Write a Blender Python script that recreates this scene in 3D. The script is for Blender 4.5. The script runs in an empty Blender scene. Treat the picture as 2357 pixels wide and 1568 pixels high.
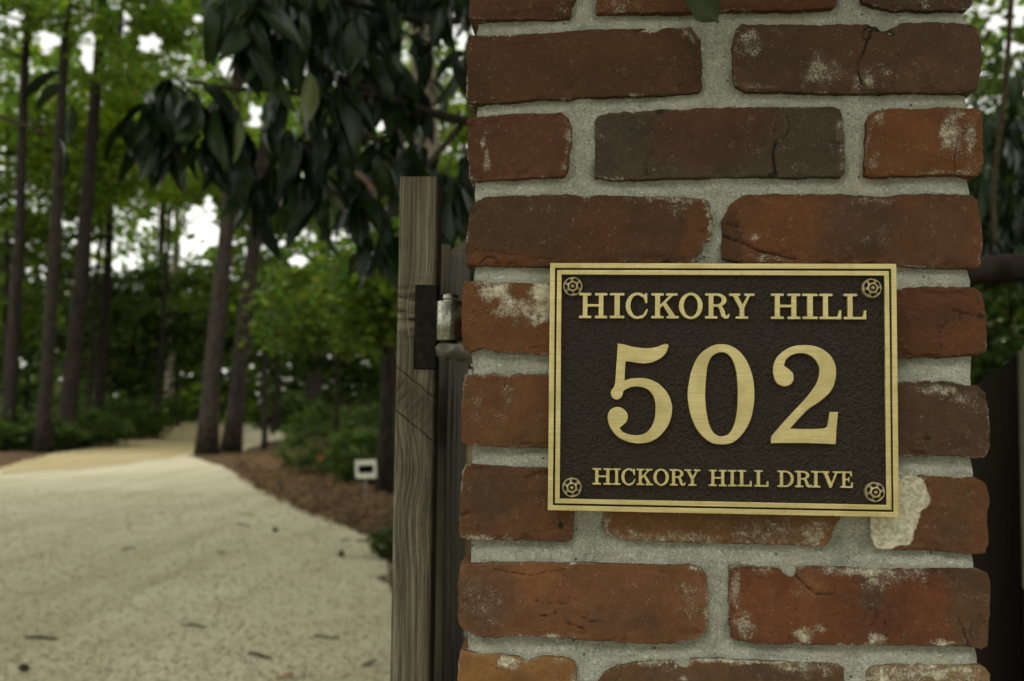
import bpy, bmesh, math, random
import numpy as np
from mathutils import Vector, Matrix

# ------------------------------------------------------------------ camera, sky, sun, exposure
scene = bpy.context.scene
COL = scene.collection
PITCH, YAW, ROLL = math.radians(3.7), math.radians(4.19), math.radians(.743)
CAM = np.array([0, -.87, 1.45])


def cam_basis():
    cy, sy, cp, sp = math.cos(YAW), math.sin(YAW), math.cos(PITCH), math.sin(PITCH)
    fw = np.array([-sy * cp, cy * cp, sp]); rt = np.array([cy, sy, 0]); up = np.cross(rt, fw)
    cr, sr = math.cos(ROLL), math.sin(ROLL)
    return cr * rt + sr * up, -sr * rt + cr * up, fw


RT, UP, FW = cam_basis()
cd = bpy.data.cameras.new('camera'); cam = bpy.data.objects.new('camera', cd); COL.objects.link(cam)
cd.sensor_width = 36; cd.lens = 35; cd.clip_start = .05; cd.clip_end = 2000
m = Matrix.Identity(4)
for i in range(3):
    m[i][0] = RT[i]; m[i][1] = UP[i]; m[i][2] = -FW[i]; m[i][3] = CAM[i]
cam.matrix_world = m
cd.dof.use_dof = True; cd.dof.focus_distance = .90; cd.dof.aperture_fstop = 6.3
scene.camera = cam

SUN_EL, SUN_AZ = math.radians(62), math.radians(205)      # azimuth from +Y clockwise: behind the camera, to the left
wd = bpy.data.worlds.new('World'); scene.world = wd; wd.use_nodes = True
nt = wd.node_tree; nt.nodes.clear()
sky = nt.nodes.new('ShaderNodeTexSky'); sky.sky_type = 'NISHITA'; sky.sun_disc = False
sky.sun_elevation = SUN_EL; sky.sun_rotation = SUN_AZ
sky.air_density = 1.0; sky.dust_density = 1.5; sky.ozone_density = 1.0
hs = nt.nodes.new('ShaderNodeHueSaturation'); hs.inputs['Saturation'].default_value = .06
mixc = nt.nodes.new('ShaderNodeMixRGB'); mixc.blend_type = 'MULTIPLY'; mixc.inputs[0].default_value = 1
mixc.inputs[2].default_value = (1, .99, .90, 1)           # overcast cloud: flat and slightly warm
bg = nt.nodes.new('ShaderNodeBackground'); bg.inputs[1].default_value = .15
wo = nt.nodes.new('ShaderNodeOutputWorld')
nt.links.new(sky.outputs[0], hs.inputs['Color']); nt.links.new(hs.outputs[0], mixc.inputs[1])
nt.links.new(mixc.outputs[0], bg.inputs[0]); nt.links.new(bg.outputs[0], wo.inputs[0])

sl = bpy.data.lights.new('sun', 'SUN'); sl.energy = .5; sl.angle = math.radians(35); sl.color = (1, .95, .8)
so = bpy.data.objects.new('sun', sl); COL.objects.link(so)
sd = Vector((math.sin(SUN_AZ) * math.cos(SUN_EL), math.cos(SUN_AZ) * math.cos(SUN_EL), math.sin(SUN_EL)))
so.rotation_euler = sd.to_track_quat('Z', 'Y').to_euler(); so.location = (0, 0, 30)

vs = scene.view_settings
scene.display_settings.display_device = 'sRGB'
vs.view_transform = 'Standard'; vs.look = 'None'; vs.gamma = 1; vs.use_curve_mapping = False
vs.exposure = 1.08
cy_ = scene.cycles
cy_.use_denoising = True; cy_.max_bounces = 5; cy_.diffuse_bounces = 3; cy_.glossy_bounces = 2; cy_.use_adaptive_sampling = True; cy_.adaptive_threshold = .025
cy_.transmission_bounces = 4; cy_.transparent_max_bounces = 4; cy_.sample_clamp_indirect = 6

# ------------------------------------------------------------------ helpers
rng = np.random.default_rng(502); random.seed(502)


def onY(px, py, y):
    """point of the plane y seen at a photograph position (2357 x 1568 frame)"""
    d = (px - 1178.5) / 2291.5 * RT - (py - 784) / 2291.5 * UP + FW
    return CAM + d * ((y - CAM[1]) / d[1])


def at(px, py, dist):
    return onY(px, py, CAM[1] + dist)


def gr(px, py, z=0):
    d = (px - 1178.5) / 2291.5 * RT - (py - 784) / 2291.5 * UP + FW
    return CAM + d * ((z - CAM[2]) / d[2])


def hash2(ix, iy, s):
    h = (ix * 374761393 + iy * 668265263 + s * 974634777) & 0xffffffff
    h = ((h ^ (h >> 13)) * 1274126177) & 0xffffffff
    return ((h ^ (h >> 16)) & 0xffff) / 65535.


def vnoise(x, y, s=0):
    x = np.asarray(x, float); y = np.asarray(y, float)
    ix = np.floor(x).astype(np.int64); iy = np.floor(y).astype(np.int64)
    fx = x - ix; fy = y - iy
    fx = fx * fx * (3 - 2 * fx); fy = fy * fy * (3 - 2 * fy)
    a = hash2(ix, iy, s); b = hash2(ix + 1, iy, s); c = hash2(ix, iy + 1, s); d = hash2(ix + 1, iy + 1, s)
    return (a * (1 - fx) + b * fx) * (1 - fy) + (c * (1 - fx) + d * fx) * fy


def fbm(x, y, s=0, o=4):
    v = 0; a = .5; t = 0
    for k in range(o):
        v = v + a * vnoise(np.asarray(x) * 2 ** k + 17.3 * k, np.asarray(y) * 2 ** k + 9.1 * k, s + k); t += a; a *= .5
    return v / t


def sstep(a, b, x):
    t = np.clip((x - a) / (b - a), 0, 1); return t * t * (3 - 2 * t)


def link(o, parent=None):
    COL.objects.link(o)
    if parent is not None:
        o.parent = parent
    return o


def tag(o, label=None, cat=None, group=None, kind=None):
    if label: o['label'] = label
    if cat: o['category'] = cat
    if group: o['group'] = group
    if kind: o['kind'] = kind
    return o


def empty(name, loc=(0, 0, 0), **kw):
    o = bpy.data.objects.new(name, None); o.location = loc; o.empty_display_size = .1
    link(o); tag(o, **kw); return o


def np_mesh(name, v, quads=None, tris=None, smooth=False, attrs=None):
    me = bpy.data.meshes.new(name)
    v = np.asarray(v, np.float32)
    loops = []; starts = []; tot = 0
    if quads is not None and len(quads):
        q = np.asarray(quads, np.int32); loops.append(q.ravel()); starts.append(np.arange(len(q)) * 4); tot = len(q) * 4
    if tris is not None and len(tris):
        t = np.asarray(tris, np.int32); loops.append(t.ravel()); starts.append(tot + np.arange(len(t)) * 3)
    loops = np.concatenate(loops); starts = np.concatenate(starts)
    me.vertices.add(len(v)); me.vertices.foreach_set('co', v.ravel())
    me.loops.add(len(loops)); me.loops.foreach_set('vertex_index', loops)
    me.polygons.add(len(starts)); me.polygons.foreach_set('loop_start', starts.astype(np.int32))
    if smooth:
        me.polygons.foreach_set('use_smooth', np.ones(len(starts), bool))
    for k, a in (attrs or {}).items():
        a = np.asarray(a, np.float32)
        if a.shape[1] == 3:
            a = np.concatenate([a, np.ones((len(a), 1), np.float32)], 1)
        at_ = me.attributes.new(k, 'FLOAT_COLOR', 'POINT'); at_.data.foreach_set('color', a.ravel())
    me.update(calc_edges=True); me.validate()
    return me


def obj(name, me, mat=None, parent=None, loc=None):
    o = bpy.data.objects.new(name, me)
    if mat is not None and not me.materials:
        me.materials.append(mat)
    link(o, parent)
    if loc is not None: o.location = loc
    return o


def grid_faces(nu, nv, off=0):
    i = np.arange(nu - 1)[:, None] * nv + np.arange(nv - 1)[None]
    i = i.ravel() + off
    return np.stack([i, i + nv, i + nv + 1, i + 1], 1)


def bm_mesh(name, fn, smooth=False):
    bm = bmesh.new(); fn(bm)
    me = bpy.data.meshes.new(name); bm.to_mesh(me); bm.free()
    if smooth:
        me.polygons.foreach_set('use_smooth', np.ones(len(me.polygons), bool))
    return me


def add_box(bm, x0, x1, y0, y1, z0, z1, bev=0, seg=2):
    r = bmesh.ops.create_cube(bm, size=1)
    for v in r['verts']:
        v.co = Vector((x0 + (v.co.x + .5) * (x1 - x0), y0 + (v.co.y + .5) * (y1 - y0), z0 + (v.co.z + .5) * (z1 - z0)))
    if bev:
        es = list({e for v in r['verts'] for e in v.link_edges})
        bmesh.ops.bevel(bm, geom=es, offset=bev, segments=seg, affect='EDGES', profile=.5)


def box_mesh(name, x0, x1, y0, y1, z0, z1, bev=0, seg=2, smooth=False):
    return bm_mesh(name, lambda bm: add_box(bm, x0, x1, y0, y1, z0, z1, bev, seg), smooth)


def tube(pts, rad, n=12, cap=True, wob=0, seed=0):
    """vertices and faces of a tapered tube along points"""
    P = np.asarray(pts, float); R_ = np.asarray(rad, float); k = len(P)
    T = np.gradient(P, axis=0); T /= np.linalg.norm(T, axis=1)[:, None]
    ref = np.array([0, 0, 1.]) if abs(T[0, 2]) < .8 else np.array([1., 0, 0])
    a = np.cross(T, ref); a /= np.linalg.norm(a, axis=1)[:, None]; b = np.cross(T, a)
    th = np.arange(n) / n * 2 * np.pi
    rr = R_[:, None] * np.ones((1, n))
    if wob:
        rr = rr * (1 + wob * (vnoise(np.cos(th)[None] * 2 + np.arange(k)[:, None] * .37 + 50, np.sin(th)[None] * 2 + 50 + 0 * np.arange(k)[:, None], seed) - .5) * 2)
    V = P[:, None] + rr[..., None] * (np.cos(th)[None, :, None] * a[:, None] + np.sin(th)[None, :, None] * b[:, None])
    i = (np.arange(k - 1)[:, None] * n + np.arange(n)[None]); j = (np.arange(k - 1)[:, None] * n + (np.arange(n)[None] + 1) % n)
    q = np.stack([i, j, j + n, i + n], -1).reshape(-1, 4)
    V = V.reshape(-1, 3); t = []
    if cap:
        V = np.concatenate([V, P[:1], P[-1:]]); c0, c1 = k * n, k * n + 1
        for s in range(n):
            t.append((c0, (s + 1) % n, s)); t.append((c1, (k - 1) * n + s, (k - 1) * n + (s + 1) % n))
    return V, q, np.array(t, np.int32).reshape(-1, 3)


def join(parts):
    vs_, qs, ts, o = [], [], [], 0
    for v, q, t in parts:
        vs_.append(v); qs.append(q + o)
        if len(t): ts.append(t + o)
        o += len(v)
    return np.concatenate(vs_), np.concatenate(qs), (np.concatenate(ts) if ts else None)


def tube_obj(name, pts, rad, mat, parent=None, n=12, wob=0, seed=0, smooth=True):
    v, q, t = tube(pts, rad, n, True, wob, seed)
    return obj(name, np_mesh(name, v, q, t, smooth), mat, parent)


# ------------------------------------------------------------------ materials
class NB:
    def __init__(s, name):
        s.m = bpy.data.materials.new(name); s.m.use_nodes = True; s.t = s.m.node_tree; s.t.nodes.clear()
        s.out = s.n('ShaderNodeOutputMaterial')

    def n(s, t, **kw):
        nd = s.t.nodes.new(t)
        for k, v in kw.items(): setattr(nd, k, v)
        return nd

    def set(s, sock, v):
        if isinstance(v, bpy.types.NodeSocket): s.t.links.new(v, sock)
        elif isinstance(v, tuple) and len(v) == 3 and sock.type == 'RGBA': sock.default_value = (*v, 1)
        else: sock.default_value = v

    def math(s, op, a, b=0., clamp=False):
        nd = s.n('ShaderNodeMath', operation=op, use_clamp=clamp); s.set(nd.inputs[0], a); s.set(nd.inputs[1], b); return nd.outputs[0]

    def mix(s, f, a, b, mode='MIX'):
        nd = s.n('ShaderNodeMixRGB', blend_type=mode); s.set(nd.inputs[0], f); s.set(nd.inputs[1], a); s.set(nd.inputs[2], b); return nd.outputs[0]

    def ramp(s, f, a, b, lo=0., hi=1.):
        nd = s.n('ShaderNodeMapRange', interpolation_type='SMOOTHSTEP'); s.set(nd.inputs[0], f)
        s.set(nd.inputs[1], a); s.set(nd.inputs[2], b); s.set(nd.inputs[3], lo); s.set(nd.inputs[4], hi); return nd.outputs[0]

    def coord(s, which='Object', scale=None):
        c = s.n('ShaderNodeTexCoord').outputs[which]
        if scale is not None:
            mp = s.n('ShaderNodeMapping'); s.t.links.new(c, mp.inputs[0]); mp.inputs['Scale'].default_value = scale; c = mp.outputs[0]
        return c

    def noise(s, vec, scale, detail=3., rough=.55, dist=0., out='Fac'):
        nd = s.n('ShaderNodeTexNoise'); s.t.links.new(vec, nd.inputs['Vector']); nd.inputs['Scale'].default_value = scale
        nd.inputs['Detail'].default_value = detail; nd.inputs['Roughness'].default_value = rough; nd.inputs['Distortion'].default_value = dist
        return nd.outputs[out]

    def voro(s, vec, scale, feature='F1', out='Distance'):
        nd = s.n('ShaderNodeTexVoronoi', feature=feature); s.t.links.new(vec, nd.inputs['Vector']); nd.inputs['Scale'].default_value = scale
        return nd.outputs[out]

    def attr(s, name, out='Color'):
        return s.n('ShaderNodeAttribute', attribute_name=name).outputs[out]

    def sep(s, c):
        nd = s.n('ShaderNodeSeparateColor'); s.t.links.new(c, nd.inputs[0]); return nd.outputs

    def bump(s, h, dist, strength=1., prev=None):
        nd = s.n('ShaderNodeBump'); s.set(nd.inputs['Height'], h); nd.inputs['Distance'].default_value = dist; nd.inputs['Strength'].default_value = strength
        if prev is not None: s.t.links.new(prev, nd.inputs['Normal'])
        return nd.outputs[0]

    def bsdf(s, color, rough=.8, metal=0., normal=None, spec=None, **kw):
        nd = s.n('ShaderNodeBsdfPrincipled'); s.set(nd.inputs['Base Color'], color); s.set(nd.inputs['Roughness'], rough); s.set(nd.inputs['Metallic'], metal)
        if spec is not None: s.set(nd.inputs['Specular IOR Level'], spec)
        if normal is not None: s.t.links.new(normal, nd.inputs['Normal'])
        for k, v in kw.items(): s.set(nd.inputs[k], v)
        return nd

    def done(s, sh):
        s.t.links.new(sh.outputs[0], s.out.inputs['Surface']); return s.m


def mat_brick():
    b = NB('fired_clay_brick'); c = b.coord('Object')
    tint = b.attr('tint'); mk = b.sep(b.attr('mask'))
    n1 = b.noise(c, 900, 4, .6); n2 = b.noise(c, 160, 5, .6); n3 = b.noise(c, 45, 4, .6)
    col = tint
    v = b.math('ADD', b.math('MULTIPLY', b.math('SUBTRACT', n1, .5), .5), b.math('MULTIPLY', b.math('SUBTRACT', n2, .5), .75))
    v = b.math('ADD', b.math('ADD', v, b.math('MULTIPLY', b.math('SUBTRACT', n3, .5), .55)), 1.)
    hsv = b.n('ShaderNodeHueSaturation'); b.set(hsv.inputs['Value'], v); b.set(hsv.inputs['Color'], col); col = hsv.outputs[0]
    # dark iron specks and pits, pale grit
    sp = b.voro(c, 210); dk = b.math('MULTIPLY', b.ramp(sp, .10, .17, 1., 0.), b.ramp(b.noise(c, 33, 2), .5, .6))
    col = b.mix(b.math('MULTIPLY', dk, .75), col, (.03, .02, .017))
    sp2 = b.voro(c, 330); lt = b.math('MULTIPLY', b.ramp(sp2, .07, .13, 1., 0.), b.ramp(b.noise(c, 50, 2), .52, .62))
    col = b.mix(b.math('MULTIPLY', lt, .7), col, (.42, .33, .22))
    # lime and old mortar stains
    wn = b.math('ADD', b.math('MULTIPLY', b.noise(c, 480, 6, .85), 1.9), b.math('MULTIPLY', b.noise(c, 110, 3, .6), .8))
    w = b.ramp(b.math('ADD', mk[0], b.math('SUBTRACT', wn, 1.35)), .16, .54)
    wh = b.ramp(b.math('ADD', mk[0], b.math('MULTIPLY', b.math('SUBTRACT', n2, .5), .6)), .05, .7, 0., .22)
    lime = b.mix(b.ramp(b.noise(c, 260, 3), .35, .65), (.42, .38, .27), (.66, .62, .49))
    col = b.mix(wh, col, (.42, .33, .27)); col = b.mix(b.math('MULTIPLY', w, .86), col, lime)
    # dark marks, some along the lower edges, and cracks
    col = b.mix(b.ramp(b.math('ADD', mk[1], b.math('MULTIPLY', b.math('SUBTRACT', n2, .5), .3)), .35, .8, 0., .95), col, (.018, .014, .011))
    nm = b.bump(n2, .0006, .7); nm = b.bump(n1, .0004, .8, nm)
    nm = b.bump(b.math('ADD', b.math('MULTIPLY', w, 1.), b.math('MULTIPLY', dk, -1.)), .0006, .8, nm)
    return b.done(b.bsdf(col, .86, 0, nm, .25))


def mat_mortar():
    b = NB('sandy_mortar'); c = b.coord('Object')
    n1 = b.noise(c, 760, 4, .75); n2 = b.noise(c, 330, 4, .75, .4); n3 = b.noise(c, 28, 4, .6)
    col = b.mix(b.ramp(n3, .3, .7), (.39, .395, .325), (.53, .535, .455))
    col = b.mix(b.ramp(n1, .34, .50, .85, 0.), col, (.085, .085, .07))
    col = b.mix(b.ramp(n2, .52, .66, 0., .75), col, (.74, .74, .66))
    col = b.mix(b.ramp(b.noise(c, 150, 4, .7), .56, .70, 0., .5), col, (.20, .205, .17))
    col = b.mix(b.ramp(b.noise(c, 9, 3), .50, .70, 0., .5), col, (.44, .42, .27)); col = b.mix(b.ramp(b.noise(c, 17, 5, .65), .53, .72, 0., .5), col, (.22, .23, .19))
    tr = b.noise(b.coord('Object', (14, 1, 130)), 1., 4, .7); hole = b.ramp(b.voro(c, 62), .05, .10, 1., 0.)
    col = b.mix(b.math('MULTIPLY', b.ramp(tr, .52, .70), .38), col, (.17, .175, .145)); col = b.mix(b.math('MULTIPLY', hole, .8), col, (.05, .05, .04))
    nm = b.bump(n3, .003, .5); nm = b.bump(b.math('SUBTRACT', tr, hole), .0016, .7, nm); nm = b.bump(n2, .0026, 1., nm); nm = b.bump(n1, .0011, 1., nm)
    return b.done(b.bsdf(col, .95, 0, nm, .1))


def mat_brass():
    b = NB('brushed_brass'); c = b.coord('Object', (14, 1, 900)); c2 = b.coord('Object')
    n = b.noise(c, 1., 3, .7); n2 = b.noise(c2, 32, 5, .65)
    col = b.mix(b.ramp(n, .25, .75), (.60, .50, .22), (.82, .71, .37))
    col = b.mix(b.ramp(n2, .42, .70, 0., .55), col, (.46, .37, .15))
    col = b.mix(b.ramp(b.voro(c2, 75), .03, .06, .7, 0.), col, (.12, .085, .03))
    nm = b.bump(n, .00025, .5)
    return b.done(b.bsdf(col, b.ramp(n, .2, .8, .42, .56), .85, nm, .5, Anisotropic=.6))


def mat_bronze():
    b = NB('dark_pebbled_bronze'); c = b.coord('Object')
    dn = b.n('ShaderNodeVectorMath', operation='ADD'); b.t.links.new(c, dn.inputs[0])
    sc = b.n('ShaderNodeVectorMath', operation='SCALE'); b.t.links.new(b.noise(c, 330, 2, out='Color'), sc.inputs[0]); sc.inputs[3].default_value = .0035
    b.t.links.new(sc.outputs[0], dn.inputs[1]); d = dn.outputs[0]
    v = b.voro(d, 430, 'SMOOTH_F1'); n = b.noise(c, 700, 3, .6)
    h = b.math('SUBTRACT', b.math('MULTIPLY', n, .7), v)
    col = b.mix(b.ramp(h, -.5, .25), (.012, .0082, .005), (.026, .0185, .0115))
    nm = b.bump(h, .0016, 1.)
    return b.done(b.bsdf(col, .32, 0., nm, .22))


def mat_patina():
    b = NB('patinated_bronze'); c = b.coord('Object'); h = b.sep(b.attr('tint'))[0]
    f = b.ramp(b.math('ADD', h, b.math('MULTIPLY', b.math('SUBTRACT', b.noise(c, 900, 3), .5), .5)), .35, .62)
    col = b.mix(f, (.012, .010, .009), (.50, .42, .23))
    return b.done(b.bsdf(col, .42, b.math('MULTIPLY', f, .75), None, .5))


def mat_wood(name, a, c2, dark, sc=1., vcol=False, spec=.15):
    b = NB(name); c = b.coord('Object', (1, 1, .03))
    n = b.noise(c, 420 * sc, 4, .65, .3); n2 = b.noise(c, 90 * sc, 3, .6); n3 = b.noise(b.coord('Object'), 14, 4, .6)
    col = b.mix(b.ramp(n, .3, .7), a, c2); col = b.mix(b.ramp(n2, .35, .65, .45, 0.), col, dark)
    col = b.mix(b.ramp(n3, .45, .75, 0., .45), col, dark)
    if vcol: col = b.mix(1., col, b.attr('tint'), 'MULTIPLY')
    nm = b.bump(n, .0010, .7); nm = b.bump(n2, .0015, .5, nm)
    return b.done(b.bsdf(col, .9, 0, nm, spec))


def mat_plain(name, col, rough=.8, metal=0., var=.3, scale=60, bump=0., spec=.3):
    b = NB(name); c = b.coord('Object'); n = b.noise(c, scale, 4, .6)
    hi = tuple(min(1, x * (1 + var)) for x in col); lo = tuple(x * (1 - var) for x in col)
    k = b.mix(b.ramp(n, .3, .7), lo, hi)
    return b.done(b.bsdf(k, rough, metal, b.bump(n, bump, .8) if bump else None, spec))


def mat_leaf(name, rough=.5, trans=.45, spec=.35, tcol=None):
    """leaf: colour from the mesh's own tint, part of the light passes through the blade"""
    b = NB(name); t = b.attr('tint')
    p = b.bsdf(t, rough, 0, None, spec)
    tr = b.n('ShaderNodeBsdfTranslucent')
    b.set(tr.inputs[0], b.mix(1., t, tcol or (1.5, 1.6, .6), 'MULTIPLY'))
    mx = b.n('ShaderNodeMixShader'); mx.inputs[0].default_value = trans
    b.t.links.new(p.outputs[0], mx.inputs[1]); b.t.links.new(tr.outputs[0], mx.inputs[2])
    return b.done(mx)


def mat_bark(name, a, d, scale=9):
    b = NB(name); c = b.coord('Object', (1, 1, .35)); n = b.noise(c, scale, 5, .65, .6); v = b.voro(c, scale * 1.3)
    h = b.math('ADD', b.math('MULTIPLY', v, .7), b.math('MULTIPLY', n, .6))
    col = b.mix(b.ramp(h, .3, .8), d, a)
    return b.done(b.bsdf(col, .92, 0, b.bump(h, .03, .8), .15))


def mat_ground(name, cols, scale, bump, streak=None):
    b = NB(name); c = b.coord('Object')
    n = b.noise(c, scale[0], 5, .65); n2 = b.noise(c, scale[1], 4, .6); n3 = b.noise(c, scale[2], 3, .6)
    col = b.mix(b.ramp(n2, .3, .7), cols[0], cols[1]); col = b.mix(b.ramp(n, .42, .66, 0., .6), col, cols[2])
    col = b.mix(b.ramp(n3, .45, .7, 0., .6), col, cols[3])
    if streak:
        mp = b.n('ShaderNodeMapping'); b.t.links.new(c, mp.inputs[0]); mp.inputs['Rotation'].default_value = (0, 0, math.radians(streak[0])); mp.inputs['Scale'].default_value = (1.5, .16, 1)
        col = b.mix(b.ramp(b.noise(mp.outputs[0], 1.6, 4, .6), .45, .68, 0., .45), col, streak[1])
    nm = b.bump(n, bump, .8)
    return b.done(b.bsdf(col, .95, 0, nm, .1))


M = dict(
    brick=mat_brick(), mortar=mat_mortar(), brass=mat_brass(), bronze=mat_bronze(), patina=mat_patina(),
    stile=mat_wood('weathered_pine', (.125, .115, .09), (.235, .218, .175), (.055, .051, .039), vcol=True),
    picket=mat_wood('weathered_picket_wood', (.075, .069, .05), (.13, .12, .088), (.035, .033, .022), .6),
    darkwood=mat_wood('shade_toned_wood', (.022, .017, .011), (.038, .030, .020), (.012, .010, .007), .6, spec=.02),  # shade on the gate's turned-away side is put into this near-black colour
    palewood=mat_wood('pale_green_wood', (.13, .14, .10), (.19, .20, .15), (.08, .085, .06), .6),
    iron=mat_plain('black_iron', (.010, .008, .0055), .75, 0, .6, 120, .001, .18),
    zinc=mat_plain('galvanised_steel', (.25, .255, .20), .24, 1., .35, 260, .0001, .5),
    oldzinc=mat_plain('weathered_steel', (.10, .10, .075), .55, .5, .5, 120, .0006, .3),
    bark=mat_bark('pine_bark', (.038, .031, .024), (.010, .008, .0065)),
    barkdark=mat_bark('dark_bark', (.030, .024, .018), (.009, .007, .006)),
    barkpale=mat_bark('pale_bark', (.24, .195, .155), (.075, .06, .05), 7),
    twig=mat_plain('twig_bark', (.055, .040, .026), .9, 0, .4, 60, .002, .1),
    leaf=mat_leaf('broad_leaf'), mag=mat_leaf('glossy_magnolia_leaf', .34, .08, .26, (1.2, 1.3, .4)),
    needle=mat_leaf('dark_foliage', .6, .3, .2),
    white=mat_plain('white_sign_paint', (.60, .60, .49), .6, 0, .08, 30), black=mat_plain('black_sign_paint', (.006, .006, .006), .9, 0, .2, 30, 0., .02),
    stone=mat_plain('grey_edging_stone', (.20, .205, .18), .9, 0, .4, 22, .01, .1),
    flower=mat_plain('red_petal', (.45, .02, .03), .6, 0, .2, 50),
    gravel=mat_ground('pale_gravel', [(.53, .485, .34), (.62, .57, .42), (.40, .355, .24), (.65, .605, .46)], (26, 3.2, .55), .03, (-38, (.33, .285, .165))),
    sand=mat_ground('tan_sand', [(.40, .325, .175), (.46, .385, .22), (.30, .235, .12), (.44, .38, .25)], (9, 1.6, .35), .02, (-60, (.34, .27, .13))),
    straw=mat_ground('pine_straw', [(.10, .066, .036), (.15, .10, .055), (.035, .025, .016), (.13, .09, .05)], (30, 4, .6), .05),
    litter=mat_plain('dry_leaf', (.10, .082, .05), .8, 0, .4, 40), litter_tan=mat_plain('tan_leaf', (.34, .20, .08), .8, 0, .3, 40),
    pebble=mat_leaf('pebble', .9, 0.0, .1),
)
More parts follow.
